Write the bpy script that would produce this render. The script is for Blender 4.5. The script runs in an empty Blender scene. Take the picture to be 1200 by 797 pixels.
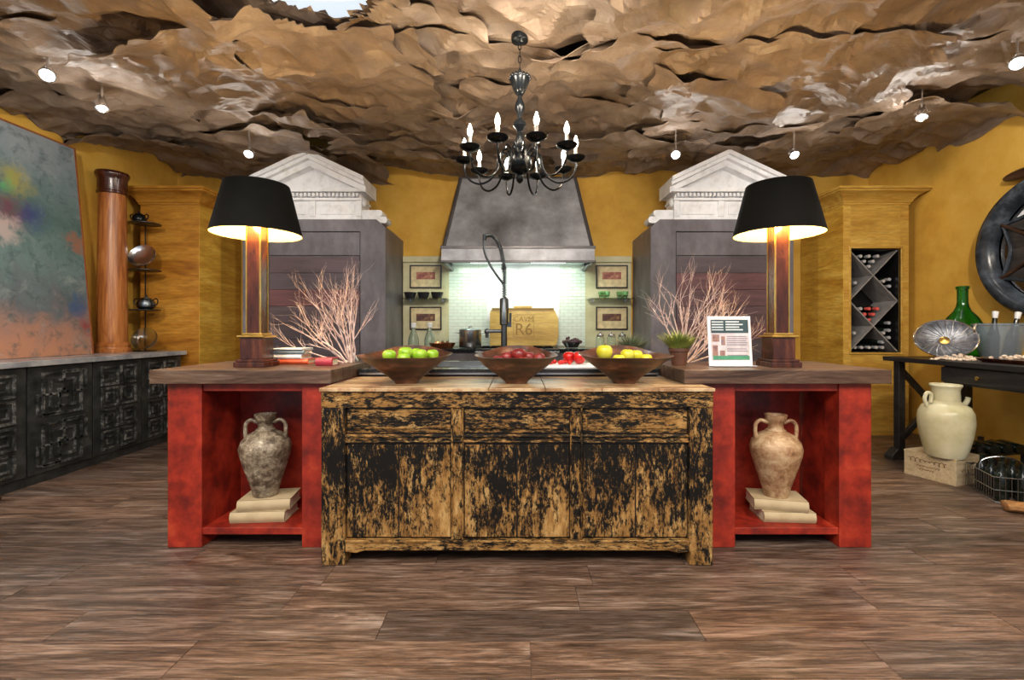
import bpy, math, random
import numpy as np
from mathutils import Vector, Matrix, Euler
random.seed(7)
R = math.radians
C = bpy.context.scene.collection
SC = bpy.context.scene

# ---------------------------------------------------------------- camera, world, lights, exposure
cam = bpy.data.cameras.new('camera'); cam_o = bpy.data.objects.new('camera', cam); C.objects.link(cam_o)
cam_o.location = (0, 0, 1.15); cam_o.rotation_euler = (R(90), 0, 0)
cam.sensor_width = 36; cam.lens = 545/1200*36
cam.shift_x = -0.005; cam.shift_y = -0.01125
cam.clip_start = 0.05
SC.camera = cam_o
SC.view_settings.view_transform = 'Standard'; SC.view_settings.look = 'None'
SC.view_settings.gamma = 1; SC.view_settings.use_curve_mapping = False
SC.view_settings.exposure = 0.40
w = bpy.data.worlds.new('hall'); SC.world = w; w.use_nodes = True
w.node_tree.nodes['Background'].inputs[0].default_value = (0.80, 0.86, 1.0, 1)
w.node_tree.nodes['Background'].inputs[1].default_value = 0.50

def lamp(name, kind, loc, power, color=(1, 1, 1), target=None, size=0.1, angle=60, blend=0.5, size_y=None):
    l = bpy.data.lights.new(name, kind); l.energy = power; l.color = color
    o = bpy.data.objects.new(name, l); C.objects.link(o); o.location = loc
    if kind == 'AREA':
        l.size = size
        if size_y: l.shape = 'RECTANGLE'; l.size_y = size_y
    elif kind in ('POINT', 'SPOT'): l.shadow_soft_size = size
    if kind == 'SPOT': l.spot_size = R(angle); l.spot_blend = blend
    if target is not None:
        o.rotation_euler = (Vector(target)-Vector(loc)).to_track_quat('-Z', 'Y').to_euler()
    return o
WARM = (1.0, 0.74, 0.42); NEU = (1.0, 0.90, 0.76); COOL = (0.93, 0.97, 1.0)
lamp('front_fill', 'AREA', (0, -1.2, 3.9), 190, NEU, (0, 3.2, 0.6), 4.5, size_y=1.6)  # unseen area lights added behind the camera to brighten the room
lamp('front_fill', 'AREA', (-2.9, -0.6, 3.3), 40, COOL, (-3.2, 3.6, 1.2), 1.2)
lamp('front_fill', 'AREA', (3.0, -0.6, 3.3), 50, NEU, (3.6, 3.8, 1.0), 1.2)

# ---------------------------------------------------------------- mesh helper
class MB:
    def __init__(s, mat=None): s.v = []; s.f = []; s.M = mat or Matrix()
    def add(s, vs, fs, M=None):
        b = len(s.v); T = s.M @ M if M is not None else s.M
        s.v += [tuple(T @ Vector(p)) for p in vs]; s.f += [tuple(i+b for i in q) for q in fs]; return s
    def box(s, x0, x1, y0, y1, z0, z1, M=None):
        return s.add([(x0,y0,z0),(x1,y0,z0),(x1,y1,z0),(x0,y1,z0),(x0,y0,z1),(x1,y0,z1),(x1,y1,z1),(x0,y1,z1)],
                     [(0,3,2,1),(4,5,6,7),(0,1,5,4),(1,2,6,5),(2,3,7,6),(3,0,4,7)], M)
    def cbox(s, c, d, M=None):
        return s.box(c[0]-d[0]/2, c[0]+d[0]/2, c[1]-d[1]/2, c[1]+d[1]/2, c[2]-d[2]/2, c[2]+d[2]/2, M)
    def frustum(s, cx, cy, z0, z1, a0, b0, a1, b1):   # rectangular frustum, half sizes
        return s.add([(cx-a0,cy-b0,z0),(cx+a0,cy-b0,z0),(cx+a0,cy+b0,z0),(cx-a0,cy+b0,z0),
                      (cx-a1,cy-b1,z1),(cx+a1,cy-b1,z1),(cx+a1,cy+b1,z1),(cx-a1,cy+b1,z1)],
                     [(0,3,2,1),(4,5,6,7),(0,1,5,4),(1,2,6,5),(2,3,7,6),(3,0,4,7)])
    def prism(s, poly, a, b, axis='y', M=None):       # poly in the plane normal to axis
        n = len(poly)
        def P(p, t): return {'y': (p[0], t, p[1]), 'x': (t, p[0], p[1]), 'z': (p[0], p[1], t)}[axis]
        vs = [P(p, a) for p in poly]+[P(p, b) for p in poly]
        fs = [tuple(range(n))[::-1], tuple(range(n, 2*n))]+[(i, (i+1) % n, (i+1) % n+n, i+n) for i in range(n)]
        return s.add(vs, fs, M)
    def lathe(s, prof, c=(0, 0, 0), n=24, M=None, caps=True):
        vs = []; fs = []
        for r, z in prof:
            for k in range(n):
                a = 2*math.pi*k/n; vs.append((c[0]+r*math.cos(a), c[1]+r*math.sin(a), c[2]+z))
        for i in range(len(prof)-1):
            for k in range(n):
                k2 = (k+1) % n; fs.append((i*n+k, i*n+k2, (i+1)*n+k2, (i+1)*n+k))
        if caps:
            fs.append(tuple(range(n))[::-1]); m = (len(prof)-1)*n; fs.append(tuple(range(m, m+n)))
        return s.add(vs, fs, M)
    def tube(s, pts, r, n=8, closed=False, M=None):
        pts = [Vector(p) for p in pts]; m = len(pts); rr = r if isinstance(r, (list, tuple)) else [r]*m
        vs = []; fs = []; up = None
        for i, p in enumerate(pts):
            if closed: t = pts[(i+1) % m]-pts[i-1]
            else: t = pts[min(i+1, m-1)]-pts[max(i-1, 0)]
            t.normalize()
            if up is None: up = Vector((0, 0, 1)) if abs(t.z) < .9 else Vector((1, 0, 0))
            u = (up-t*up.dot(t)).normalized(); v = t.cross(u); up = u
            for k in range(n):
                a = 2*math.pi*k/n; vs.append(tuple(p+(u*math.cos(a)+v*math.sin(a))*rr[i]))
        for i in range(m if closed else m-1):
            j = (i+1) % m
            for k in range(n): k2 = (k+1) % n; fs.append((i*n+k, i*n+k2, j*n+k2, j*n+k))
        if not closed: fs.append(tuple(range(n))[::-1]); fs.append(tuple(range((m-1)*n, m*n)))
        return s.add(vs, fs, M)
    def ell(s, c, r, n=16, m=10, M=None):
        prof = [(max(1e-4, math.sin(math.pi*i/m)), -math.cos(math.pi*i/m)) for i in range(m+1)]
        T = Matrix.Translation(c) @ Matrix.Diagonal((r[0], r[1], r[2], 1))
        return s.lathe(prof, (0, 0, 0), n, (M @ T) if M is not None else T, caps=False)
    def build(s, name, mat, parent=None, bevel=0, smooth=True, angle=38, solid=0):
        me = bpy.data.meshes.new(name); me.from_pydata(s.v, [], s.f); me.update()
        if smooth:
            me.polygons.foreach_set('use_smooth', [True]*len(me.polygons)); me.set_sharp_from_angle(angle=R(angle))
        if isinstance(mat, (list, tuple)):
            for q in mat: me.materials.append(q)
        else: me.materials.append(mat)
        o = bpy.data.objects.new(name, me); C.objects.link(o)
        if parent: o.parent = parent
        if solid:
            q = o.modifiers.new('thick', 'SOLIDIFY'); q.thickness = solid; q.offset = -1
        if bevel:
            q = o.modifiers.new('bevel', 'BEVEL'); q.width = bevel; q.segments = 2; q.limit_method = 'ANGLE'; q.angle_limit = R(40)
            q.harden_normals = True
        return o
def bez(pts, n=24):   # Catmull-Rom through points
    P = [Vector(p) for p in pts]; P = [2*P[0]-P[1]]+P+[2*P[-1]-P[-2]]; out = []
    segs = len(P)-3
    for i in range(segs):
        a, b, c, d = P[i:i+4]; k = max(2, n//segs)
        for j in range(k):
            t = j/k
            out.append(.5*((2*b)+(c-a)*t+(2*a-5*b+4*c-d)*t*t+(3*b-a-3*c+d)*t**3))
    out.append(P[-2]); return out
def thing(name, label, cat, loc=(0, 0, 0), rz=0, group=None):
    o = bpy.data.objects.new(name, None); C.objects.link(o); o.location = loc; o.rotation_euler = (0, 0, rz)
    o.empty_display_size = .1
    return tag(o, label, cat, group)
def tag(o, label, cat, group=None):
    o['label'] = label; o['category'] = cat
    if group: o['group'] = group
    return o
def struct(o): o['kind'] = 'structure'; return o
def stuff(o): o['kind'] = 'stuff'; return o
def dup(root, loc, rz=0, label=None, group=None):
    r = root.copy(); C.objects.link(r); r.location = loc; r.rotation_euler = (0, 0, rz)
    if label: r['label'] = label
    if group: r['group'] = group
    for ch in list(root.children):
        c = ch.copy(); C.objects.link(c); c.parent = r
        for g in list(ch.children):
            d = g.copy(); C.objects.link(d); d.parent = c
    return r

# ---------------------------------------------------------------- materials
class NT:
    def __init__(s, name):
        s.m = bpy.data.materials.new(name); s.m.use_nodes = True; s.t = s.m.node_tree
        s.b = s.t.nodes['Principled BSDF']; s.co = s.t.nodes.new('ShaderNodeTexCoord')
    def n(s, ty, **kw):
        x = s.t.nodes.new(ty)
        for k, v in kw.items():
            if k in x.inputs.keys(): x.inputs[k].default_value = v
            else: setattr(x, k, v)
        return x
    def l(s, a, b): s.t.links.new(a, b)
    def map(s, sc=(1, 1, 1), rot=(0, 0, 0), out='Object', loc=(0, 0, 0)):
        m = s.n('ShaderNodeMapping'); m.inputs['Scale'].default_value = sc; m.inputs['Rotation'].default_value = rot
        m.inputs['Location'].default_value = loc
        s.l(s.co.outputs[out], m.inputs['Vector']); return m.outputs[0]
    def noise(s, vec, scale, detail=6, rough=.6, dist=0):
        x = s.n('ShaderNodeTexNoise'); x.inputs['Scale'].default_value = scale; x.inputs['Detail'].default_value = detail
        x.inputs['Roughness'].default_value = rough; x.inputs['Distortion'].default_value = dist
        s.l(vec, x.inputs['Vector']); return x.outputs['Fac']
    def ramp(s, fac, stops, interp='LINEAR'):
        x = s.n('ShaderNodeValToRGB'); x.color_ramp.interpolation = interp; e = x.color_ramp.elements
        while len(e) < len(stops): e.new(.5)
        for q, (p, c) in zip(e, stops):
            q.position = p; q.color = (c, c, c, 1) if isinstance(c, (int, float)) else (*c, 1)
        s.l(fac, x.inputs[0]); return x.outputs[0]
    def mix(s, fac, a, b, mode='MIX'):
        x = s.n('ShaderNodeMix', data_type='RGBA', blend_type=mode)
        for k, v in ((0, fac), (6, a), (7, b)):
            if isinstance(v, (int, float)): x.inputs[k].default_value = v if k == 0 else (v, v, v, 1)
            elif isinstance(v, tuple): x.inputs[k].default_value = (*v, 1)
            else: s.l(v, x.inputs[k])
        return x.outputs[2]
    def math(s, op, a, b=0):
        x = s.n('ShaderNodeMath', operation=op)
        for k, v in ((0, a), (1, b)):
            if isinstance(v, (int, float)): x.inputs[k].default_value = v
            else: s.l(v, x.inputs[k])
        return x.outputs[0]
    def sep(s, vec):
        x = s.n('ShaderNodeSeparateXYZ'); s.l(vec, x.inputs[0]); return x.outputs
    def fin(s, col=None, rough=.5, metal=0, bump=None, bd=.3, bdist=.01, **kw):
        if col is not None:
            if isinstance(col, tuple): s.b.inputs['Base Color'].default_value = (*col, 1)
            else: s.l(col, s.b.inputs['Base Color'])
        if isinstance(rough, (int, float)): s.b.inputs['Roughness'].default_value = rough
        else: s.l(rough, s.b.inputs['Roughness'])
        s.b.inputs['Metallic'].default_value = metal
        if bump is not None:
            x = s.n('ShaderNodeBump'); x.inputs['Strength'].default_value = bd; x.inputs['Distance'].default_value = bdist
            s.l(bump, x.inputs['Height']); s.l(x.outputs[0], s.b.inputs['Normal'])
        for k, v in kw.items(): s.b.inputs[k.replace('_', ' ')].default_value = v
        return s.m
def plain(name, col, rough=.5, metal=0, var=.25, sc=14, bump=.15, **kw):
    t = NT(name); f = t.noise(t.map(), sc)
    a = tuple(c*(1-var) for c in col); b = tuple(min(1, c*(1+var)) for c in col)
    return t.fin(t.ramp(f, [(.3, a), (.7, b)]), rough, metal, f, bump, .004, **kw)
def mottle(name, cols, sc=6, rough=.5, metal=0, stretch=(1, 1, 1), bump=.3, det=10, dist=0, lo=.32, hi=.68, **kw):
    t = NT(name); f = t.noise(t.map(stretch), sc, det, .65, dist); n = len(cols)
    return t.fin(t.ramp(f, [(lo+(hi-lo)*i/(n-1), c) for i, c in enumerate(cols)]), rough, metal, f, bump, .005, **kw)
def wood(name, cols, axis='x', sc=5, rough=.45, ring=1.0, bump=.25, stretch=9):
    t = NT(name); st = {'x': (1, stretch, stretch), 'y': (stretch, 1, stretch), 'z': (stretch, stretch, 1)}[axis]
    oi = t.n('ShaderNodeObjectInfo')
    m = t.map(st); add = t.n('ShaderNodeVectorMath', operation='ADD'); t.l(m, add.inputs[0])
    sc_ = t.n('ShaderNodeVectorMath', operation='SCALE'); sc_.inputs[3].default_value = 37
    cx = t.n('ShaderNodeCombineXYZ'); t.l(oi.outputs['Random'], cx.inputs[0]); t.l(oi.outputs['Random'], cx.inputs[1])
    t.l(cx.outputs[0], sc_.inputs[0]); t.l(sc_.outputs[0], add.inputs[1])
    f = t.noise(add.outputs[0], sc*.35, 8, .62, ring); g = t.noise(add.outputs[0], sc*2.2, 6, .7)
    n = len(cols); c = t.ramp(f, [(.3+.4*i/(n-1), q) for i, q in enumerate(cols)])
    c = t.mix(t.ramp(g, [(.35, .0), (.7, .55)]), c, tuple(x*.35 for x in cols[0]))
    return t.fin(c, rough, 0, g, bump, .003)

M = {}
M['wall'] = mottle('yellow_plaster', [(.56,.30,.035), (.68,.39,.055), (.76,.47,.09)], 2.2, .75, bump=.1)
M['white'] = mottle('white_paint', [(.66,.67,.68), (.84,.85,.88), (.90,.91,.94)], 9, .5, stretch=(1,1,1))
M['cream'] = mottle('cream_panel', [(.46,.43,.25), (.56,.54,.34), (.62,.60,.42)], 3, .6)
M['black'] = plain('black_paint', (.012,.012,.014), .35)
M['blackwood'] = wood('black_wood', [(.006,.006,.007), (.018,.016,.016), (.04,.036,.034)], 'y', 4, .4)
M['iron'] = plain('black_iron', (.003,.004,.005), .25, 0, bump=.15, sc=60, Specular_IOR_Level=.22)
M['steel'] = plain('brushed_steel', (.42,.44,.46), .25, 1, .1)
M['chrome'] = plain('silver', (.75,.76,.78), .22, 1, .1)
M['pewter'] = mottle('ribbed_pewter', [(.04,.045,.055), (.13,.14,.165), (.34,.36,.40)], 16, .38, .5)
M['cap_glint'] = plain('grey_cap_glint', (.55,.56,.60), .3, .4)  # caps lightened to put glints on the dark rack bottles
M['brass'] = plain('aged_brass', (.55,.36,.10), .3, 1, .3)
M['gunmetal'] = plain('gunmetal', (.10,.115,.13), .3, 1, .2)

def paper_mat():
    t = NT('kraft_paper'); v = t.map(); f = t.noise(v, 3.0, 9, .62, .4); g = t.noise(v, 26, 8, .7, .8)
    c = t.ramp(f, [(.28, (.140,.094,.064)), (.5, (.235,.168,.120)), (.72, (.36,.275,.205))])
    c = t.mix(t.ramp(g, [(.4, 0), (.8, .35)]), c, (.10,.06,.035))
    w_ = t.n('ShaderNodeMix', data_type='VECTOR'); w_.inputs[0].default_value = .22; t.l(v, w_.inputs[4])
    nz = t.n('ShaderNodeTexNoise'); nz.inputs['Scale'].default_value = 2.5; t.l(v, nz.inputs['Vector']); t.l(nz.outputs['Color'], w_.inputs[5])
    hs = []
    for sc_ in (3.2, 9.0):
        vo = t.n('ShaderNodeTexVoronoi', feature='SMOOTH_F1'); vo.inputs['Scale'].default_value = sc_; vo.inputs['Smoothness'].default_value = .12; t.l(w_.outputs[1], vo.inputs['Vector']); hs.append(vo.outputs['Distance'])
    hh = t.math('ADD', t.math('MULTIPLY', hs[0], 1.0), t.math('MULTIPLY', hs[1], .35)); hh = t.math('ADD', hh, t.math('MULTIPLY', g, .15))
    return t.fin(c, t.ramp(g, [(.3, .34), (.7, .5)]), 0, hh, .55, .07, Specular_IOR_Level=.6)
M['paper'] = paper_mat()
def plank_mat():
    t = NT('floor_plank'); oi = t.n('ShaderNodeObjectInfo'); rnd = oi.outputs['Random']
    cx = t.n('ShaderNodeCombineXYZ'); t.l(rnd, cx.inputs[0]); t.l(rnd, cx.inputs[1])
    s_ = t.n('ShaderNodeVectorMath', operation='SCALE'); s_.inputs[3].default_value = 53; t.l(cx.outputs[0], s_.inputs[0])
    m = t.map((1, 9, 1)); a = t.n('ShaderNodeVectorMath', operation='ADD'); t.l(m, a.inputs[0]); t.l(s_.outputs[0], a.inputs[1])
    f = t.noise(a.outputs[0], 1.7, 9, .66, 1.6); m2 = t.map((1, 26, 1))
    a2 = t.n('ShaderNodeVectorMath', operation='ADD'); t.l(m2, a2.inputs[0]); t.l(s_.outputs[0], a2.inputs[1])
    g = t.noise(a2.outputs[0], 4, 8, .75, .3)
    c = t.ramp(f, [(.32, (.030,.018,.012)), (.45, (.085,.052,.036)), (.55, (.165,.110,.082)), (.68, (.32,.26,.22))])
    c = t.mix(t.ramp(g, [(.46, 0), (.60, .85)]), c, (.018,.012,.009)); e_ = t.noise(a2.outputs[0], 9, 6, .7); c = t.mix(t.ramp(e_, [(.52, 0), (.68, .55)]), c, (.30,.26,.23))
    k = t.noise(t.map(), 1.1, 3, .5); c = t.mix(t.ramp(k, [(.45, 0), (.7, .5)]), c, (.27,.25,.235), 'SOFT_LIGHT')
    tone = t.ramp(rnd, [(0, (.70,.70,.74)), (.35, (1.0,.93,.88)), (.7, (1.2,1.0,.86)), (1, (.95,1.02,1.10))])
    c = t.mix(1.0, c, tone, 'MULTIPLY')
    return t.fin(c, t.ramp(g, [(.3, .30), (.7, .46)]), 0, g, .3, .003)
M['plank'] = plank_mat()
def distressed(name, st):
    t = NT(name); v = t.map(st); f = t.noise(v, 10, 10, .78, .4); g = t.noise(t.map(st), 34, 8, .8, .3); z = t.sep(t.co.outputs['Object'])[2]
    h = t.noise(t.map(st, loc=(3, 1, 2)), 1.6, 4, .5)
    d_ = t.noise(t.map(st, loc=(7, 2, 4)), 62, 8, .85)
    s_ = t.math('ADD', t.math('MULTIPLY', f, .46), t.math('MULTIPLY', g, .42)); s_ = t.math('ADD', s_, t.math('MULTIPLY', h, .16)); s_ = t.math('ADD', s_, t.math('MULTIPLY', d_, .20))
    zz = t.ramp(z, [(.18, 0), (.55, 1), (.60, .55), (.86, .35)]); s_ = t.math('SUBTRACT', s_, t.math('MULTIPLY', zz, .055))
    c2 = t.ramp(t.noise(v, 11, 6, .7), [(.3, (.10,.045,.012)), (.5, (.29,.150,.045)), (.7, (.50,.32,.125))])
    k = t.ramp(s_, [(.585, 0), (.635, 1)])
    c = t.mix(k, (.006,.0055,.005), c2)
    return t.fin(c, t.mix(k, .6, .62), 0, k, .35, .002, Specular_IOR_Level=.15)
M['dist_v'] = distressed('distressed_black_ochre_upright', (2.2, 2.2, .8))
M['dist_h'] = distressed('distressed_black_ochre_level', (.8, 2.0, 2.6))
M['red'] = mottle('worn_red_paint', [(.04,.004,.003), (.18,.011,.005), (.33,.024,.009), (.48,.065,.024)], 6.5, .45, bump=.3, lo=.28, hi=.74, det=12, dist=.1)
M['slab'] = wood('brown_plank_top', [(.022,.011,.007), (.065,.032,.019), (.13,.075,.048), (.22,.155,.115)], 'x', 5, .35)
M['slab_top'] = M['slab']
M['side_top'] = mottle('worn_patchwork_top', [(.10,.045,.02), (.30,.17,.08), (.52,.38,.22), (.30,.13,.06)], 5, .3, stretch=(1,2.5,1), det=6)
M['gold'] = wood('golden_veneer', [(.40,.195,.03), (.52,.29,.05), (.62,.38,.075), (.70,.47,.12)], 'x', 3.2, .38, stretch=7, bump=.1)
M['gold_dark'] = wood('amber_veneer', [(.28,.10,.010), (.40,.165,.018), (.50,.23,.03), (.58,.30,.05)], 'x', 3.2, .38, stretch=7, bump=.1)
M['tower'] = mottle('slate_stained_wood', [(.085,.076,.085), (.13,.12,.138), (.19,.18,.205)], 5, .42, stretch=(1,1,.5), bump=.15)
def boardm():
    t = NT('plum_boards'); oi = t.n('ShaderNodeObjectInfo'); v = t.map((1, 8, 8)); g = t.noise(v, 3, 8, .7, .6)
    c = t.ramp(oi.outputs['Random'], [(0, (.060,.050,.062)), (.4, (.10,.080,.095)), (.7, (.13,.075,.088)), (1, (.17,.07,.078))], 'LINEAR')
    c = t.mix(t.ramp(g, [(.35, 0), (.7, .6)]), c, (.025,.02,.024)); return t.fin(c, .38, 0, g, .2, .003)
M['board'] = boardm()
M['zinc'] = mottle('grey_zinc', [(.18,.18,.195), (.31,.315,.345), (.46,.47,.52)], 3, .42, .25, det=9)
M['zinc_trim'] = mottle('dark_zinc_trim', [(.09,.085,.09), (.14,.13,.135)], 5, .4, .5)
M['stone'] = mottle('grey_stone', [(.16,.17,.19), (.30,.31,.33), (.46,.47,.48)], 5, .22, det=9)
def carved():
    t = NT('black_carved'); f = t.noise(t.map(), 14, 9, .75); 
    c = t.ramp(f, [(.42, (.012,.013,.013)), (.53, (.07,.073,.073)), (.64, (.30,.30,.29))])
    return t.fin(c, .34, .3, f, .4, .003)
M['carved'] = carved()
M['blackdoor'] = mottle('charcoal_door', [(.008,.009,.009), (.022,.024,.024), (.05,.052,.052)], 7, .36, det=9)
M['tile'] = plain('white_glazed_tile', (.72,.80,.74), .15, 0, .06)
M['splash'] = plain('panel_glare_white', (.80,.80,.84), .12, 0, .03)  # white stands in for the glare on a reflective panel
M['gstone'] = plain('black_granite', (.012,.014,.016), .12, 0, .4, 40)
M['bowlwood'] = mottle('dark_bowl_wood', [(.010,.005,.004), (.035,.013,.008), (.10,.035,.018), (.22,.10,.055)], 7, .38, stretch=(1,1,3), det=8)
M['colwood'] = None
def colw():
    t = NT('orange_pine'); v = t.map((7, 7, .7)); f = t.noise(v, 2.2, 8, .6, 1.8); g = t.noise(t.map((20, 20, .6)), 5, 5, .7)
    c = t.ramp(f, [(.32, (.20,.055,.014)), (.5, (.42,.145,.035)), (.68, (.58,.24,.07))])
    c = t.mix(t.ramp(g, [(.45, 0), (.7, .5)]), c, (.14,.035,.01)); return t.fin(c, .35, 0, g, .2, .003)
M['colwood'] = colw()
M['mahog'] = mottle('mahogany', [(.016,.004,.003), (.055,.014,.007), (.12,.036,.014)], 7, .22, stretch=(3,3,.6), det=7)
M['shade'] = plain('black_shade', (.0022,.0021,.0018), .85, Specular_IOR_Level=.15)
M['gold_lit_side'] = wood('golden_veneer_lit_side', [(.42,.20,.025), (.55,.30,.04), (.66,.40,.065), (.74,.50,.11)], 'y', 3.2, .38, stretch=7, bump=.1)  # lighter veneer copy, with the light on the inner sides put in
M['lining'] = plain('gold_lining', (.85,.68,.32), .45)
def painting():
    t = NT('abstract_canvas'); v = t.co.outputs['Object']; s3 = t.sep(v); y, z = s3[1], s3[2]
    n1 = t.noise(v, 3.5, 9, .68, .6); n2 = t.noise(v, 9, 8, .72, .4); n3 = t.noise(t.map(loc=(5, 3, 1)), 5, 7, .7, 1)
    zz = t.math('ADD', z, t.math('MULTIPLY', t.math('SUBTRACT', n1, .5), .9))
    c = t.ramp(t.math('DIVIDE', zz, 1.9), [(.02, (.50,.24,.15)), (.13, (.38,.22,.17)), (.26, (.14,.16,.18)), (.42, (.16,.25,.25)), (.62, (.09,.17,.16)), (.8, (.17,.24,.26)), (.97, (.27,.31,.35))])
    c = t.mix(t.ramp(n2, [(.5, 0), (.66, .7)]), c, (.05,.09,.10)); c = t.mix(t.ramp(n3, [(.55, 0), (.7, .45)]), c, (.40,.44,.42))
    def blob(yc, zc, r, col, c):
        d = t.math('ADD', t.math('POWER', t.math('SUBTRACT', y, yc), 2), t.math('POWER', t.math('SUBTRACT', z, zc), 2))
        k = t.ramp(t.math('ADD', t.math('SQRT', d), t.math('MULTIPLY', t.math('SUBTRACT', n2, .5), .5)), [(r*.15, 1), (r*1.1, 0)])
        return t.mix(t.math('MULTIPLY', k, .75), c, col)
    c = blob(.82, 1.42, .16, (.40,.34,.03), c); c = blob(.74, 1.36, .10, (.05,.40,.16), c); c = blob(.76, 1.18, .18, (.16,.02,.05), c)
    c = blob(.95, 1.17, .14, (.03,.05,.20), c); c = blob(.72, 1.02, .13, (.60,.48,.45), c); c = blob(1.27, .42, .12, (.03,.10,.26), c)
    c = blob(1.33, .25, .08, (.35,.02,.03), c); c = blob(1.31, 1.0, .10, (.40,.13,.06), c)
    return t.fin(c, .4, 0, n2, .5, .006)
M['canvas'] = painting()
M['frame_or'] = plain('orange_brown_frame', (.28,.09,.03), .4)
def glass(name, col, rough=.03, ior=1.45):
    t = NT(name); return t.fin(col, rough, 0, None, Transmission_Weight=1.0, IOR=ior)
M['gglass'] = glass('green_glass', (.12,.62,.10)); M['cglass'] = glass('clear_glass', (.86,.93,.92)); M['bglass'] = plain('dark_bottle_glass', (.008,.012,.009), .08)
M['blueglass'] = glass('smoky_glass', (.70,.80,.86), .12)
M['frost'] = NT('frosted_glass').fin((.52,.60,.68), .10, 0, None, Transmission_Weight=.82, IOR=1.3)
def emis(name, col, st):
    t = NT(name); t.b.inputs['Emission Color'].default_value = (*col, 1); t.b.inputs['Emission Strength'].default_value = st
    t.b.inputs['Base Color'].default_value = (*col, 1); return t.m
M['bulb'] = emis('lit_bulb', (1, .93, .82), 14); M['spotlens'] = emis('lit_spot_lens', (.90, .96, 1), 12)
M['candle'] = plain('ivory_candle_sleeve', (.75,.72,.65), .5)
M['ceiling_glow'] = emis('glowing_ceiling_white', (.70, .80, .90), .75)
M['redfoil'] = plain('red_foil', (.62,.09,.08), .3); M['apple'] = mottle('green_apple_skin', [(.12,.26,.01), (.22,.40,.02), (.36,.50,.06)], 12, .22, bump=.05)
M['yapple'] = mottle('yellow_apple_skin', [(.42,.36,.01), (.52,.48,.02), (.56,.54,.10)], 10, .25, bump=.05)
M['rapple'] = mottle('dark_red_fruit', [(.07,.004,.006), (.18,.008,.010), (.30,.05,.03)], 16, .3, bump=.1)
M['tomato'] = plain('bright_red_skin', (.48,.010,.008), .15)
M['stem'] = plain('brown_stem', (.08,.04,.015), .6)
def urnmat(name, cols, sc=9):
    t = NT(name); f = t.noise(t.map(), sc, 11, .75, .4); g = t.noise(t.map((1, 1, 4)), 4, 6, .6)
    s_ = t.math('ADD', t.math('MULTIPLY', f, .7), t.math('MULTIPLY', g, .3)); n = len(cols)
    return t.fin(t.ramp(s_, [(.36+.3*i/(n-1), c) for i, c in enumerate(cols)]), .42, .1, f, .7, .008)
M['urn_l'] = urnmat('silvered_clay', [(.02,.014,.010), (.12,.085,.055), (.32,.26,.18), (.78,.72,.58)], 24)
M['urn_r'] = urnmat('tan_clay', [(.12,.05,.025), (.34,.19,.095), (.50,.34,.19), (.68,.54,.36)], 18)
M['bookc'] = mottle('oat_linen', [(.36,.27,.15), (.48,.38,.23)], 8, .7); M['page'] = plain('page_edges', (.62,.55,.40), .8, sc=60)
M['celadon'] = mottle('cream_celadon_glaze', [(.50,.46,.26), (.62,.58,.38), (.70,.67,.50)], 4, .22, det=6, bump=.1)
M['crate'] = wood('pale_crate_pine', [(.50,.38,.22), (.62,.49,.31), (.68,.56,.38)], 'x', 4, .6)
M['ink'] = plain('brown_stamp_ink', (.16,.08,.03), .7)
M['twig'] = mottle('pinkish_white_branch', [(.30,.20,.19), (.52,.39,.37), (.74,.62,.60)], 22, .6)
M['grass'] = mottle('grass_blades', [(.10,.16,.03), (.26,.32,.07), (.45,.46,.16)], 9, .5)
M['sage'] = mottle('grey_green_leaves', [(.09,.12,.07), (.20,.24,.14), (.36,.38,.26)], 9, .5)
M['terra'] = plain('dark_terracotta', (.09,.035,.02), .5); M['copper'] = plain('copper', (.70,.24,.10), .25, .9)
M['acrylic'] = plain('white_acrylic', (.78,.78,.82), .2); M['teal'] = plain('dark_teal_print', (.015,.045,.055), .4)
M['greenp'] = plain('green_print', (.05,.22,.13), .4); M['pagew'] = plain('pale_print', (.50,.46,.50), .5); M['text'] = plain('grey_text', (.20,.18,.22), .5); M['textw'] = plain('pale_text', (.55,.60,.66), .5); M['photo1'] = mottle('small_print_photo', [(.04,.02,.08), (.30,.16,.12), (.10,.12,.22)], 30, .4)
M['mat_board'] = plain('picture_mat', (.62,.52,.30), .6); M['pframe'] = plain('picture_frame_black', (.012,.006,.005), .3)
M['print_r'] = mottle('reddish_print', [(.10,.02,.02), (.34,.10,.07), (.50,.30,.18)], 22, .5); M['print_k'] = mottle('dark_print', [(.015,.01,.01), (.10,.03,.02), (.32,.18,.07)], 20, .5)
M['boardw'] = wood('honey_board', [(.42,.22,.03), (.58,.36,.06), (.66,.46,.12)], 'x', 3, .35)
M['engrave'] = plain('dark_engraving', (.24,.13,.02), .6)
M['dark_in'] = plain('black_interior', (.006,.006,.007), .35); M['lattice'] = plain('grey_lattice', (.22,.21,.21), .4)
M['mframe'] = mottle('blue_black_lacquer', [(.008,.010,.014), (.03,.038,.05), (.10,.12,.15)], 6, .25, det=8)
M['mirror'] = plain('mirror_glass', (.75,.77,.80), .05, 1, .03); M['mblade'] = wood('dark_grey_blade', [(.02,.018,.018), (.05,.045,.045), (.10,.09,.085)], 'y', 4, .4)
M['dkwood'] = wood('dark_brown_wood', [(.02,.008,.005), (.06,.025,.014), (.12,.055,.03)], 'y', 4, .35)
M['orwood'] = wood('orange_brown_wood', [(.16,.06,.02), (.36,.17,.06), (.55,.30,.12)], 'x', 4, .3)
M['shells'] = mottle('mixed_corks', [(.50,.25,.18), (.70,.58,.45), (.80,.74,.66)], 30, .5)
M['white_b'] = plain('white_book', (.78,.78,.80), .4); M['grey_b'] = plain('grey_book', (.20,.24,.26), .4); M['orange_b'] = plain('orange_book', (.62,.09,.03), .4); M['red_b'] = plain('crimson_book', (.32,.03,.05), .4)
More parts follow.
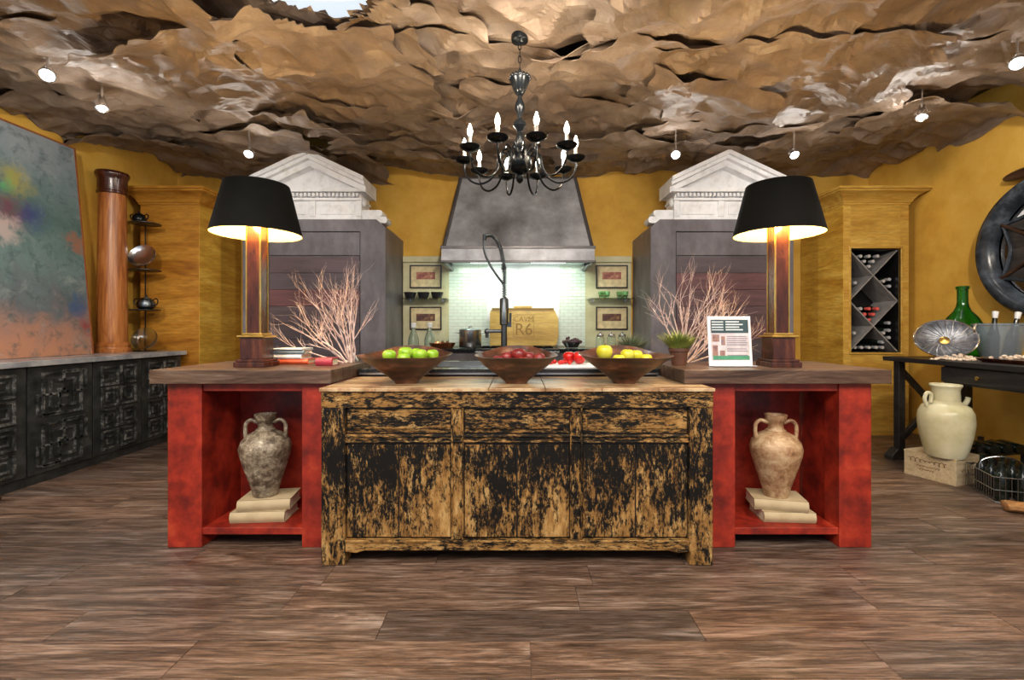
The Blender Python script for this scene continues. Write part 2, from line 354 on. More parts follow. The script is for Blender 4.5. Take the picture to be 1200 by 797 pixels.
M['milk'] = glass('frosted_bottle_glass', (.80,.90,.90), .25)

# ================================================================ SETTING
WL, WR, WB, H = -4.2, 4.35, 5.76, 3.35
o = MB().box(WL-.1, WR+.1, -3.0, WB+.1, -.12, -.006).build('floor', M['plank'], smooth=False); struct(o); floor = o
# planks: real boards, shared meshes of three lengths
rng = random.Random(3)
PW, PL = .184, 1.22
pm = MB().box(-PL/2+.0012, PL/2-.0012, -PW/2+.0012, PW/2-.0012, -.008, 0).build('plank', M['plank'], floor, smooth=False)
first = True; cnt = 0; y = WB-PW/2
while y > .75 and cnt < 296:
    off = rng.uniform(0, PL); x = WL-off+PL/2
    while x-PL/2 < WR:
        if x+PL/2 > WL+.0:
            x0 = max(x, WL+PL/2) if x-PL/2 < WL else min(x, WR-PL/2)
            # clip end pieces by scaling
            a = max(x-PL/2, WL); b = min(x+PL/2, WR)
            if b-a > .06:
                q = pm if first else pm.copy()
                if not first: C.objects.link(q)
                first = False; q.location = ((a+b)/2, y, rng.uniform(-.0006, .0008)); q.scale = ((b-a)/PL, 1, 1); cnt += 1
        x += PL
    y -= PW
PLANK_END = y+PW/2
st = MB(); yy = PLANK_END
while yy > -2.9:
    x = WL-rng.uniform(0, PL)
    while x < WR:
        a = max(x, WL)+.0012; b = min(x+PL, WR)-.0012
        if b > a: st.box(a, b, yy-PW+.0012, yy-.0012, -.008, rng.uniform(-.0006, .0006))
        x += PL
    yy -= PW
stuff(st.build('plank', M['plank'], floor, smooth=False))

wb = struct(MB().box(WL-.1, WR+.1, WB, WB+.1, 0, H).build('wall_back', M['wall'], smooth=False))
wl = struct(MB().box(WL-.1, WL, -.6, WB, 0, H).build('wall_left', M['wall'], smooth=False))
wr = struct(MB().box(WR, WR+.1, -.6, WB, 0, H).build('wall_right', M['wall'], smooth=False))
ce = struct(MB().box(WL-.1, WR+.1, .9, WB+.1, H, H+.08).build('ceiling', M['black'], smooth=False))  # black, so gaps between the paper sheets carry their shade in the colour
# pale panel of the cooking niche, its ledge, tiles and splash panel, white for its glare
m = MB().box(-1.40, -.84, WB-.05, WB, .9, 2.02).box(.84, 1.40, WB-.05, WB, .9, 2.02).box(-.84, .84, WB-.02, WB, .9, 2.3)
m.build('niche_panel', M['cream'], wb, smooth=False)
MB().box(-1.40, -.84, WB-.075, WB-.05, 1.96, 2.035).box(.84, 1.40, WB-.075, WB-.05, 1.96, 2.035).build('niche_ledge', M['cream'], wb, bevel=.005)
t = MB(); tw, th = .105, .0405
row = 0; z = .935
while z < 2.02:
    x = -.84+(-tw/2 if row % 2 else 0)
    while x < .84:
        a, b = max(x, -.84)+.002, min(x+tw, .84)-.002
        if b-a > .01: t.box(a, b, WB-.032, WB-.02, z+.002, z+th-.002)
        x += tw
    z += th; row += 1
stuff(t.build('tile', M['tile'], wb, smooth=False))
MB().box(-.37, .52, WB-.045, WB-.033, 1.25, 2.0).build('splash_panel', M['splash'], wb, smooth=False)

# crumpled kraft paper hung under the ceiling, sheet by sheet
nr = np.random.default_rng(11)
folds = []
for k in range(46):
    f = 10**nr.uniform(-.30, .85); a = nr.uniform(0, math.pi)
    if nr.random() < .4: a = math.pi/2+nr.normal(0, .35)
    folds.append((math.cos(a), math.sin(a), f, nr.uniform(0, 9), .030/f**.80, nr.uniform(.4, 1.6), nr.uniform(0, 6.28, 4)))
seeds = nr.uniform([-5, .5], [5, 6.5], (900, 2)); sh = nr.normal(0, 1, 900); sg = nr.normal(0, 1, (900, 2))
def crumple(x, y, ph):
    h = np.zeros_like(x)
    wx = x+.05*np.sin(2.3*y+ph)+.012*np.sin(5.1*x+1.7*y); wy = y+.05*np.sin(2.9*x-ph)+.012*np.sin(4.3*y-2*x)
    for c, s, f, p, a, mf, mp in folds:
        u = (wx*c+wy*s)*f+p+ph*.7
        tri = np.abs((u % 1.0)-.5)*2
        mk = np.clip(.45+.8*np.sin(mf*2.2*x+mp[0]+ph)*np.sin(mf*2.0*y+mp[1])+.3*np.sin(mf*1.3*(x+y)+mp[2]), 0, 1)
        h += a*(tri-.5)*mk
    d = (x[..., None]-seeds[:, 0])**2+(y[..., None]-seeds[:, 1])**2
    i = np.argpartition(d, 2, axis=-1)[..., :2]; dd = np.sqrt(np.take_along_axis(d, i, -1)); dd.sort(-1)
    h += .26*np.minimum(dd[..., 1]-dd[..., 0], .13)
    return h
def basez(x, y): return 2.93+.068*(y-2.8)+.025*np.sin(1.7*x+.6)*np.sin(1.9*y+.4)
def sheet(cx, cy, hw, hd, rot, dz, n=52, m=38):
    u, v = np.meshgrid(np.linspace(-1, 1, n), np.linspace(-1, 1, m), indexing='ij'); ph = nr.uniform(0, 9)
    q = nr.uniform(-.22, .22, (4, 2))
    jx = sum(((1+su*u)*(1+sv*v)/4)*q[k, 0] for k, (su, sv) in enumerate(((1, 1), (1, -1), (-1, 1), (-1, -1))))
    jy = sum(((1+su*u)*(1+sv*v)/4)*q[k, 1] for k, (su, sv) in enumerate(((1, 1), (1, -1), (-1, 1), (-1, -1))))
    e1 = .05*np.sin(5.3*v+ph)+.03*np.sin(13*v+2*ph); e2 = .05*np.sin(6.1*u+ph*2)+.03*np.sin(15*u+ph)
    lx = (u*(1+e1*np.abs(u)**3)+jx)*hw; ly = (v*(1+e2*np.abs(v)**3)+jy)*hd
    x = cx+lx*math.cos(rot)-ly*math.sin(rot); y = cy+lx*math.sin(rot)+ly*math.cos(rot)
    edge = np.maximum(np.abs(u), np.abs(v))
    tilt = nr.normal(0, .030, 2); cur = nr.uniform(-.045, .02)
    z = basez(x, y)+crumple(x, y, ph)+dz+tilt[0]*u+tilt[1]*v+cur*np.clip((edge-.72)/.28, 0, 1)**1.6*(1+.6*np.sin(7*u+3*v+ph))
    x = np.clip(x, WL+.012, WR-.012); y = np.clip(y, None, WB-.012)
    z -= .10*np.clip((y-(WB-.3))/.3, 0, 1)+.06*np.clip((np.abs(x)-3.9)/.4, 0, 1)
    z = np.clip(z, 2.6, H-.02)
    vs = np.stack([x, y, z], -1).reshape(-1, 3)
    idx = np.arange(n*m).reshape(n, m)
    fs = np.stack([idx[:-1, :-1], idx[:-1, 1:], idx[1:, 1:], idx[1:, :-1]], -1).reshape(-1, 4)
    c = vs[fs].mean(1)
    hole = ((c[:, 0]+1.08)/.37)**2+((c[:, 1]-2.24)/.45)**2 < 1
    fs = fs[~hole]
    me = bpy.data.meshes.new('paper_sheet'); me.from_pydata(vs.tolist(), [], fs.tolist()); me.update()
    me.materials.append(M['paper'])
    o = bpy.data.objects.new('paper_sheet', me); C.objects.link(o); o.parent = ce
    q = o.modifiers.new('thick', 'SOLIDIFY'); q.thickness = .003
ys = [1.55, 2.5, 3.4, 4.15, 4.8, 5.4]
for j, yy in enumerate(ys):
    xs = np.arange(-4.0+(.35 if j % 2 else 0), 4.5, 1.22)
    for i, xx in enumerate(xs):
        sheet(xx+nr.normal(0, .08), yy+nr.normal(0, .05), .80, (.62 if j < 3 else .50), nr.normal(0, .16), [-.03, .025, .0][(i+2*j) % 3]+nr.normal(0, .014))
for k in range(9):
    sheet(nr.uniform(-3.6, 3.8), nr.uniform(2.4, 5.3), .5, .33, nr.normal(0, .6), -.05, 36, 28)
tag(MB().box(-1.65, -.50, 1.85, 2.95, 3.04, 3.06).build('glowing_patch', M['ceiling_glow'], smooth=False), 'white ceiling, made to glow, showing through a gap in the brown paper', 'ceiling patch')  # white ceiling behind the gap, given a glow of its own

# ================================================================ ISLAND: sideboard, red wings, black counter
def sideboard():
    t = thing('sideboard', 'distressed black and ochre painted sideboard with drawers and doors, centre front of the island', 'sideboard', (0, 2.254, 0))
    X = .951; D = .52
    for a, b in ((-X, -.835), (.835, X)):
        for c, d in ((0, .10), (D-.1, D)): MB().box(a, b, c, d, 0, .765).build('corner_post', M['dist_v'], t, bevel=.006)
    MB().box(-X, X, -.002, D, .765, .845).build('frieze', M['dist_h'], t, bevel=.004)
    n = 7; bw = 2*(X+.006)/n
    for k in range(n):
        MB().box(-X-.006+k*bw+.001, -X-.006+(k+1)*bw-.001, -.012, D+.01, .845, .862+random.uniform(-.0008, .0008)).build('top_board', M['side_top'], t, bevel=.002)
    MB().box(-.835, .835, .02, D, .13, .765).build('body', M['black'], t)
    MB().box(-.835, .835, .006, .03, .592, .634).build('drawer_rail', M['dist_h'], t, bevel=.006)
    MB().box(-.835, .835, 0, .03, .622, .630).build('rail_moulding', M['dist_h'], t, bevel=.003); MB().box(-.835, .835, 0, .03, .596, .604).build('rail_moulding', M['dist_h'], t, bevel=.003)
    MB().prism([(-.835, .124), (.835, .124), (.835, .066), (.78, .060), (.74, .072), (-.74, .072), (-.78, .060), (-.835, .066)], .0, .03, 'y').build('apron', M['dist_h'], t, bevel=.004)
    MB().box(-.835, .835, -.004, .01, .112, .124).build('apron_moulding', M['dist_h'], t, bevel=.003)
    for c in (-.29, .287):
        m = MB().box(c-.028, c+.028, .008, .03, .124, .765); m.build('stile', M['dist_v'], t, bevel=.003)
        for e in (-.030, .022): MB().box(c+e, c+e+.008, 0, .02, .124, .765).build('stile_moulding', M['dist_v'], t, bevel=.003)
    for s in (-1, 1): MB().box(s*.838-.005, s*.838+.005, -.005, .02, .07, .765).build('stile_moulding', M['dist_v'], t, bevel=.002)
    for a, b in ((-.829, -.324), (-.256, .254), (.320, .829)):
        d = MB().box(a, b, .012, .03, .640, .757).build('drawer', M['dist_h'], t, bevel=.003)
        MB().box(a+.022, b-.022, .007, .02, .660, .738).build('drawer_panel', M['dist_h'], d, bevel=.004)
    for a, b in ((-.829, -.580), (-.574, -.324), (-.256, -.004), (.002, .254), (.320, .574), (.580, .829)):
        MB().box(a, b, .012, .03, .133, .584).build('door', M['dist_v'], t, bevel=.003)
    # side panels
    for s in (-1, 1): MB().box(s*.93-.01, s*.93+.01, .10, D-.1, .10, .765).build('side_panel', M['dist_v'], t)
sideboard()

def wing(x0, x1, xi0, xi1, xs0, xs1, label, tlabel):
    # x0..xi0 outer/left post, xi1..x1 right post, slab xs0..xs1 ; front at y 2.439
    t = thing('island_cabinet', label, 'cabinet', ((x0+x1)/2, 2.44, 0)); c = (x0+x1)/2
    D = .60
    for a, b in ((x0, xi0), (xi1, x1)):
        MB().box(a-c, b-c, 0, .12, 0, .863).build('post', M['red'], t, bevel=.004)
        MB().box(a-c+.02, b-c-.0, .12, D, .0, .863).build('side_panel', M['red'], t)
    MB().box(xi0-c, xi1-c, .01, D, .82, .863).build('top_rail', M['red'], t, bevel=.002)
    MB().box(xi0-c, xi1-c, .005, .36, .066, .102).build('shelf', M['red'], t, bevel=.003)
    MB().box(xi0-c, xi1-c, .345, .375, .102, .82).build('back_panel', M['red'], t)
    MB().box(xi0-c, xi1-c, .2, .22, 0, .066).build('gap_shade_board', M['black'], t)  # black board standing in for the shade in the gap under the shelf
    s = thing('worktop', tlabel, 'countertop', ((xs0+xs1)/2, 2.40, .8635)); cc = (xs0+xs1)/2
    n = 4; w_ = .66/n
    for k in range(n): MB().box(xs0-cc, xs1-cc, .0+k*w_+.0008, (k+1)*w_-.0008, 0, .072).build('board', M['slab'], s, bevel=.003)
wing(-1.835, -.965, -1.655, -1.13, -1.90, -.962, 'open red painted cabinet holding the silvery urn, left wing of the island', 'thick brown plank worktop under the left table lamp')
wing(.965, 1.86, 1.145, 1.69, .863, 1.935, 'open red painted cabinet holding the tan urn, right wing of the island', 'thick brown plank worktop under the right table lamp')

t = thing('sink_counter', 'black stone sink counter running behind the distressed sideboard', 'counter', (0, 2.80, 0))
MB().box(-.95, .85, .02, .56, 0, .868).build('base', M['black'], t)
def slab_with_hole(x0, x1, y0, y1, a0, a1, b0, b1, z0, z1):
    o_ = [(x0, y0), (x1, y0), (x1, y1), (x0, y1)]; i_ = [(a0, b0), (a1, b0), (a1, b1), (a0, b1)]
    vs = [(*p_, z) for z in (z0, z1) for p_ in o_+i_]; fs = []
    for k in range(4):
        j = (k+1) % 4; fs += [(8+k, 8+j, 12+j, 12+k), (k, 4+k, 4+j, j), (k, j, 8+j, 8+k), (4+k, 12+k, 12+j, 4+j)]
    return MB().add(vs, fs)
slab_with_hole(-.955, .858, 0, .74, -.60, -.18, .16, .60, .87, .905).build('stone_top', M['gstone'], t, bevel=.004)
s = MB().box(-.60, -.18, .16, .60, .76, .765).box(-.605, -.595, .16, .60, .765, .909).box(-.185, -.175, .16, .60, .765, .909).box(-.60, -.18, .155, .165, .765, .909).box(-.60, -.18, .595, .605, .765, .909)
s.build('sink_basin', M['steel'], t)
MB().box(-.95, .85, -.004, 0, .872, .884).build('steel_edge', M['steel'], t)
MB().box(.10, .62, .05, .36, .905, .918).build('white_board', M['white'], t, bevel=.004)

# spring faucet
t = thing('kitchen_faucet', 'tall dark grey spring faucet rising behind the middle fruit bowl', 'faucet', (-.097, 3.46, .905)); s=1.06
m = MB().lathe([(.035, 0), (.035, .012), (.024, .02), (.022, .27), (.022, .28)], n=20); m.build('body', M['gunmetal'], t)
MB().lathe([(.027, .27), (.033, .275), (.033, .46), (.027, .47)], n=20).build('collar', M['gunmetal'], t)
MB().tube([(0, 0, .225), (-.12, 0, .225)], .013).ell((-.128, 0, .222), (.02, .018, .022)).tube([(-.128, 0, .222), (-.128, 0, .175)], [.014, .012]).build('spout', M['gunmetal'], t)
MB().box(.02, .055, -.012, .012, .255, .29).tube([(.045, 0, .27), (.047, 0, .36)], .009).build('lever', M['gunmetal'], t)
path = bez([(0, 0, .47), (0, 0, .64), (-.008, 0, .74), (-.035, 0, .86), (-.085, 0, .935), (-.14, 0, .935)], 60)
MB().tube(path, .0085, 8).build('hose', M['gunmetal'], t)
sp = []; L = len(path)
for i in range(1100):
    u = i/1100*(L-1.001); a = int(u); p = path[a].lerp(path[a+1], u-a); tt = (path[a+1]-path[a]).normalized(); nn = tt.cross(Vector((0, 1, 0))); an = i*.30
    rr = .019 if u < L*.32 else .015
    sp.append(p+(nn*math.cos(an)+Vector((0, 1, 0))*math.sin(an))*rr)
MB().tube(sp, .0030, 4).build('spring', M['gunmetal'], t)
MB().tube(bez([(-.14, 0, .935), (-.15, 0, .90), (-.14, 0, .80), (-.10, 0, .71), (-.05, 0, .635), (-.012, 0, .585), (-.002, 0, .56)], 40), [.011]*8+[.007]*100 if False else .009, 8).build('return_hose', M['gunmetal'], t)
MB().tube([(-.142, 0, .943), (-.147, 0, .90)], [.019, .014], 12).build('spray_head', M['gunmetal'], t)

# ================================================================ BACK: range counter, towers, hood, golden cabinets
t = thing('back_counter', 'back counter with black stone top and range under the hood', 'counter', (0, 5.12, 0))
MB().box(-1.39, -.47, .03, .57, 0, .885).box(.47, 1.39, .03, .57, 0, .885).build('cabinet_body', M['tower'], t, smooth=False)
for a, b in ((-1.40, -.47), (.47, 1.40)): MB().box(a, b, 0, .58, .885, .925).build('stone_top', M['gstone'], t, bevel=.004)
rg = MB().box(-.465, .465, -.03, .56, .06, .90).build('range_body', M['steel'], t, bevel=.006)
MB().box(-.46, .46, -.02, .56, .90, .925).build('cooktop', M['black'], t, bevel=.004)
g = MB()
for x in (-.3, 0, .3):
    for y in (.15, .40): g.box(x-.11, x+.11, y-.006, y+.006, .925, .945).box(x-.006, x+.006, y-.11, y+.11, .925, .945)
g.build('burner_grate', M['iron'], t)
MB().tube([(-.42, -.07, .78), (.42, -.07, .78)], .012).tube([(-.4, -.03, .78), (-.4, -.07, .78)], .008).tube([(.4, -.03, .78), (.4, -.07, .78)], .008).build('oven_handle', M['steel'], t)

def tower(cx, label, side):
    t = thing('tall_cabinet', label, 'cabinet', (cx, 4.98, 0)); HW = .765; Z = 2.32
    # chamfered inner top corner; front frame as stiles, body behind
    i = side      # +1: inner corner on +x
    prof = [(-HW*i, 0), (HW*i, 0), (HW*i, Z-.09), ((HW-.10)*i, Z), (-HW*i, Z)]
    if i < 0: prof = prof[::-1]
    MB().prism(prof, .03, WB-4.98, 'y').build('body', M['tower'], t, smooth=False)
    for s in (-1, 1):
        a, b = sorted((s*.495, s*HW))
        if s == i: MB().prism([(s*.495, 0), (s*HW, 0), (s*HW, Z-.09), (s*(HW-.10), Z), (s*.495, Z)][::(1 if s > 0 else -1)], 0, .03, 'y').build('stile', M['tower'], t, bevel=.003)
        else: MB().box(a, b, 0, .03, 0, Z).build('stile', M['tower'], t, bevel=.003)
    MB().box(-.495, .495, 0, .03, 2.19, Z).build('top_rail', M['tower'], t, bevel=.003)
    z = 2.182; k = 0
    MB().box(-.486, .486, .010, .035, 1.935, 2.182).build('upper_panel', M['tower'], t, bevel=.004)
    d = MB().box(-.486, .486, .022, .034, .1, 1.922).build('door', M['dark_in'], t, smooth=False)
    z = 1.922
    while z > .2:
        h = .178
        MB().box(-.486, .486, .008+random.uniform(0, .004), .030, z-h+.003, z).build('board', M['board'], d, bevel=.003)
        z -= h
tower(-2.175, 'tall slate stained cabinet with plum boarded door, left of the hood', 1)
tower(2.195, 'tall slate stained cabinet with plum boarded door, right of the hood', -1)

def pediment(cx, label, mir):
    t = thing('pediment', label, 'pediment', (cx, 5.13, 2.32)); W = M['white']
    B = .52
    MB().box(-B, B, 0, .28, 0, .235).build('frieze', W, t, smooth=False)
    MB().box(-B-.01, B+.01, -.012, .28, 0, .06).build('base_board', W, t, bevel=.003)
    for a, b in ((-.46, -.09), (.07, .45)):
        MB().box(a, b, -.01, .01, .085, .20).build('frieze_panel', W, t, bevel=.006)
    for x in (-.50, -.01, .50): MB().box(x-.03, x+.03, -.022, .01, .06, .235).build('pilaster', W, t, bevel=.004)
    MB().box(-B-.02, B+.02, -.04, .28, .235, .262).build('bed_moulding', W, t, bevel=.004)
    n = 24
    dm = MB().box(-.019, .0+.0, 0, .001, 0, .001)
    first_ = None
    for k in range(n):
        x = -B+.02+k*(2*B-.04)/(n-1)
        if first_ is None:
            first_ = MB().box(-.012, .012, -.075, -.02, .268, .305).build('dentil', W, t, smooth=False); q = first_
        else: q = first_.copy(); C.objects.link(q)
        q.location.x = x
    MB().box(-B, B, -.02, .28, .262, .312).build('dentil_band', W, t, smooth=False)
    MB().box(-B-.05, B+.05, -.10, .28, .312, .345).box(-B-.03, B+.03, -.085, .28, .345, .36).build('cornice', W, t, bevel=.005)
    MB().prism([(-.56, .36), (.56, .36), (0, .64)], .0, .26, 'y').build('tympanum', W, t, smooth=False)
    ap = .735; ev = .605; ze = .40
    for s in (-1, 1):
        for (o0, o1, d) in ((0, .045, -.20), (.045, .085, -.165), (.085, .15, -.11)):
            L = ev; sl = (ap-ze-.0)/L
            P = [(0, ap-o0), (s*L, ze+.05-o0), (s*L, ze+.05-o1), (0, ap-o1)]
            if s > 0: P = P[::-1]
            MB().prism(P, d, .27, 'y').build('raking_cornice', W, t, smooth=False)
    # stepped scroll pieces at both sides
    for s in (-1, 1):
        for z0, z1, e in ((0, .075, .80), (.075, .145, .745)):
            m = MB(); r = (z1-z0)/2
            pr = [(s*B, z0), (s*(e-r), z0)]+[(s*(e-r+r*math.sin(a)), z0+r-r*math.cos(a)) for a in [math.pi*q/8 for q in range(1, 8)]]+[(s*(e-r), z1), (s*B, z1)]
            if s < 0: pr = pr[::-1]
            m.prism(pr, .03, .20, 'y').build('scroll_block', W, t)
        MB().ell((s*.535, .05, .23), (.03, .05, .05), 10, 8).build('corner_boss', W, t)
pediment(-2.24, 'weathered white wooden pediment standing on the left slate cabinet', 1)
pediment(2.255, 'weathered white wooden pediment standing on the right slate cabinet', -1)

t = thing('range_hood', 'grey zinc clad range hood with sloping sides above the tiled wall', 'range hood', (.01, 4.98, 1.856))
yb = WB-4.98
fb, ft = .82, .66
MB().add([(-fb, 0, .02), (fb, 0, .02), (fb, yb, .02), (-fb, yb, .02), (-fb, 0, .165), (fb, 0, .165), (fb, yb, .165), (-fb, yb, .165)], [(0,1,5,4),(1,2,6,5),(3,0,4,7),(4,5,6,7),(2,3,7,6)]).build('skirt_band', M['zinc'], t, smooth=False)
MB().frustum(0, 0, 0, 1, 1, 1, 1, 1) if False else None
MB().add([(-.80, .03, .165), (.80, .03, .165), (.80, yb, .165), (-.80, yb, .165), (-ft, .40, 1.04), (ft, .40, 1.04), (ft, yb, 1.04), (-ft, yb, 1.04)],
   [(0,1,5,4),(1,2,6,5),(2,3,7,6),(3,0,4,7),(4,5,6,7)]).build('canopy', M['zinc'], t, smooth=False)
tr = MB()
for s in (-1, 1): tr.tube([(s*.80, .028, .165), (s*ft, .398, 1.04)], .020, 4)
tr.tube([(-ft, .398, 1.035), (ft, .398, 1.035)], .016, 4)
tr.build('corner_trim', M['zinc_trim'], t, smooth=False)
MB().box(-fb-.012, fb+.012, -.012, yb, .15, .178).box(-fb-.012, fb+.012, -.014, .03, 0, .024).box(-fb-.012, -fb+.03, -.012, yb, 0, .024).box(fb-.03, fb+.012, -.012, yb, 0, .024).build('band_trim', M['zinc_trim'], t, bevel=.004)
MB().box(-fb+.03, fb-.03, .03, yb, .06, .08).build('liner', M['steel'], t, smooth=False)
lp = MB().box(-.55, -.15, .30, .40, .050, .060).box(.15, .55, .30, .40, .050, .060).build('light_strip', emis('hood_light', (.90, 1.0, .92), 4), t)
lamp('hood_lamp', 'AREA', (-.4, 5.42, 1.895), 4.5, (.84, 1.0, .82), (-.4, 5.62, 1.0), .7, size_y=.15)
lamp('hood_lamp', 'AREA', (.42, 5.42, 1.895), 4.5, (.84, 1.0, .82), (.42, 5.62, 1.0), .7, size_y=.15)

def crown(t, x0, x1, y0, y1, z, mat, L, Rr):   # stacked profile crown on front plus sides
    prof = [(0, 0), (.012, 0), (.012, .018), (.020, .022), (.030, .045), (.052, .078), (.085, .105), (.118, .118), (.124, .122), (.124, .134), (.140, .138), (.140, .165), (0, .165)]
    vs = []; fs = []
    for p, a in prof: vs += [(x0-p, y1, z+a), (x0-p, y0-p, z+a), (x1+p, y0-p, z+a), (x1+p, y1, z+a)]
    for i in range(len(prof)-1):
        for j in range(3): fs.append((i*4+j, i*4+j+1, i*4+j+5, i*4+j+4))
    b = (len(prof)-1)*4; fs.append((b, b+1, b+2, b+3))
    MB().add(vs, fs).build('crown_moulding', mat, t, angle=30)
t = thing('corner_cabinet', 'tall amber veneered cabinet with crown moulding in the left back corner', 'cabinet', (-3.75, 5.0, 0))
MB().box(-.30, .33, 0, .74, 0, 2.48).build('body', M['gold_dark'], t, smooth=False)
MB().box(.33, .336, 0, .74, 0, 2.48).build('side_panel', M['gold_lit_side'], t, smooth=False)
crown(t, -.30, .33, 0, .74, 2.48, M['gold_dark'], True, True)
t = thing('wine_cabinet', 'tall golden veneered cabinet with a lattice wine rack in the right back corner', 'cabinet', (3.86, 5.0, 0))
G = M['gold']
MB().box(-.35, -.275, 0, .74, 0, 2.48).build('left_stile', G, t, smooth=False)
MB().box(-.356, -.35, 0, .74, 0, 2.48).build('side_panel', M['gold_lit_side'], t, smooth=False)
MB().box(.26, .35, 0, .74, 0, 2.48).build('right_stile', G, t, smooth=False)
MB().box(-.275, .26, 0, .74, 2.01, 2.48).build('upper_panel', G, t, smooth=False)
MB().box(-.275, .26, 0, .74, 0, .893).build('lower_panel', G, t, smooth=False)
MB().box(-.275, .26, .38, .74, .893, 2.01).build('rack_back', M['dark_in'], t, smooth=False)
MB().box(-.275, -.27, .02, .38, .893, 2.01).box(.255, .26, .02, .38, .893, 2.01).box(-.27, .255, .02, .38, 2.0, 2.01).box(-.27, .255, .02, .38, .893, .90).build('rack_liner', M['dark_in'], t, smooth=False)
m = MB().box(-.295, -.275, -.012, .02, .873, 2.03).box(.26, .28, -.012, .02, .873, 2.03).box(-.275, .26, -.012, .02, 2.01, 2.03).box(-.275, .26, -.012, .02, .873, .893); m.build('rack_frame', G, t, bevel=.003)
x0, x1, z0, z1 = -.268, .253, .902, 1.998; hm = (z1-z0)/2
for k in range(2):
    for s in (1, -1):
        a = Vector((x0 if s > 0 else x1, .03, z0+k*hm)); b = Vector((x1 if s > 0 else x0, .03, z0+(k+1)*hm))
        dx, dz = b.x-a.x, b.z-a.z; ln = math.hypot(dx, dz); nx, nz = -dz/ln*.007, dx/ln*.007
        P = [(a.x+nx, a.z+nz), (a.x-nx, a.z-nz), (b.x-nx, b.z-nz), (b.x+nx, b.z+nz)]
        MB().prism(P, .03+(.002 if s > 0 else 0), .36, 'y').build('lattice_board', M['lattice'], t, smooth=False)
crown(t, -.35, .35, 0, .74, 2.48, G, True, True)
# wine bottles lying in the rack
def bottle_proto(foil, label, group):
    t = thing('wine_bottle', label, 'bottle', (0, 0, 0), 0, group)
    Mx = Matrix.Rotation(R(90), 4, 'X')   # z -> -y (neck to the front)
    MB(Mx).lathe([(.030, -.29), (.037, -.285), (.037, -.10), (.030, -.07), (.014, -.04), (.0135, -.005), (.0135, 0)], n=14).build('glass_body', M['bglass'], t)
    MB(Mx).lathe([(.0165, -.055), (.0175, -.03), (.0185, .010), (.017, .014)], n=12).build('foil_cap', foil, t)
    return t
dk = bottle_proto(M['cap_glint'], 'dark capped wine bottle', None); rd = bottle_proto(M['redfoil'], 'red capped wine bottle', None)
OX, OZ = 3.86, 0
used = {'d': False, 'r': False}
def bot(kind, x, z, label, group=None, y=5.10):
    p = rd if kind == 'r' else dk
    if not used[kind]: used[kind] = True; p.location = (x, y, z); p['label'] = label; q = p
    else: q = dup(p, (x, y, z), 0, label)
    if group: q['group'] = group
    elif 'group' in q.keys(): del q['group']
    return q
nd2 = 3.852
for (x, z, l) in ((nd2, 1.245, 'red capped bottle lowest of the cluster in the wine rack diamond'), (nd2-.047, 1.306, 'red capped bottle in the middle row of the rack cluster, left'), (nd2+.047, 1.306, 'red capped bottle in the middle row of the rack cluster, right'),
                 (nd2, 1.367, 'red capped bottle in the centre of the top row of the rack cluster'), (nd2+.092, 1.367, 'red capped bottle at the right end of the top row of the rack cluster')):
    bot('r', x, z, l)
bot('d', nd2-.092, 1.367, 'black capped bottle at the left end of the rack cluster top row')
bot('r', 3.630, 1.74, 'single red capped bottle high at the left edge of the wine rack')
GT = 'dark bottles in the rack top triangle'; 
for x, z, l in ((3.852, 1.83, 'lowest'), (3.80, 1.885, 'middle row left'), (3.895, 1.885, 'middle row right'), (3.76, 1.942, 'top row left'), (3.852, 1.942, 'top row centre'), (3.945, 1.942, 'top row right')): bot('d', x, z, 'dark bottle with painted cap glint in the top triangle of the wine rack, '+l, GT)
for x, z, l in ((3.632, 1.61, 'second from the bottom'), (3.64, 1.53, 'lowest'), (3.70, 1.65, 'innermost'), (3.635, 1.68, 'just below the red capped one')): bot('d', x, z, 'bottle with painted cap glint, upper left triangle of the wine rack, '+l, 'dark bottles in the rack left triangle')
for x, z, l in ((4.07, 1.54, 'lowest'), (4.075, 1.613, 'second from the bottom'), (4.01, 1.668, 'innermost'), (4.075, 1.688, 'topmost')): bot('d', x, z, 'bottle with painted cap glint, upper right triangle of the wine rack, '+l, 'dark bottles in the rack right triangle')
for x, z, l in ((3.632, 1.05, 'lowest'), (3.635, 1.13, 'second from the bottom'), (3.69, 1.10, 'innermost'), (3.635, 1.21, 'topmost')): bot('d', x, z, 'bottle with painted cap glint, lower left triangle of the wine rack, '+l, 'dark bottles low left in the rack')
for x, z, l in ((4.07, 1.05, 'lowest'), (4.07, 1.13, 'second from the bottom'), (4.01, 1.10, 'innermost'), (4.07, 1.21, 'topmost')): bot('d', x, z, 'bottle with painted cap glint, lower right triangle of the wine rack, '+l, 'dark bottles low right in the rack')
for x, l in ((3.70, 'leftmost'), (3.77, 'second from the left'), (3.852, 'middle'), (3.93, 'fourth from the left'), (4.0, 'rightmost')): bot('d', x, .942, l+' bottle with painted cap glint on the floor of the wine rack', 'dark bottles on the rack floor')
yb_ = bot('d', 4.0, 1.0, 'x'); 
yb_['label'] = 'wine bottle just above the rack floor on the right, between lattice boards'

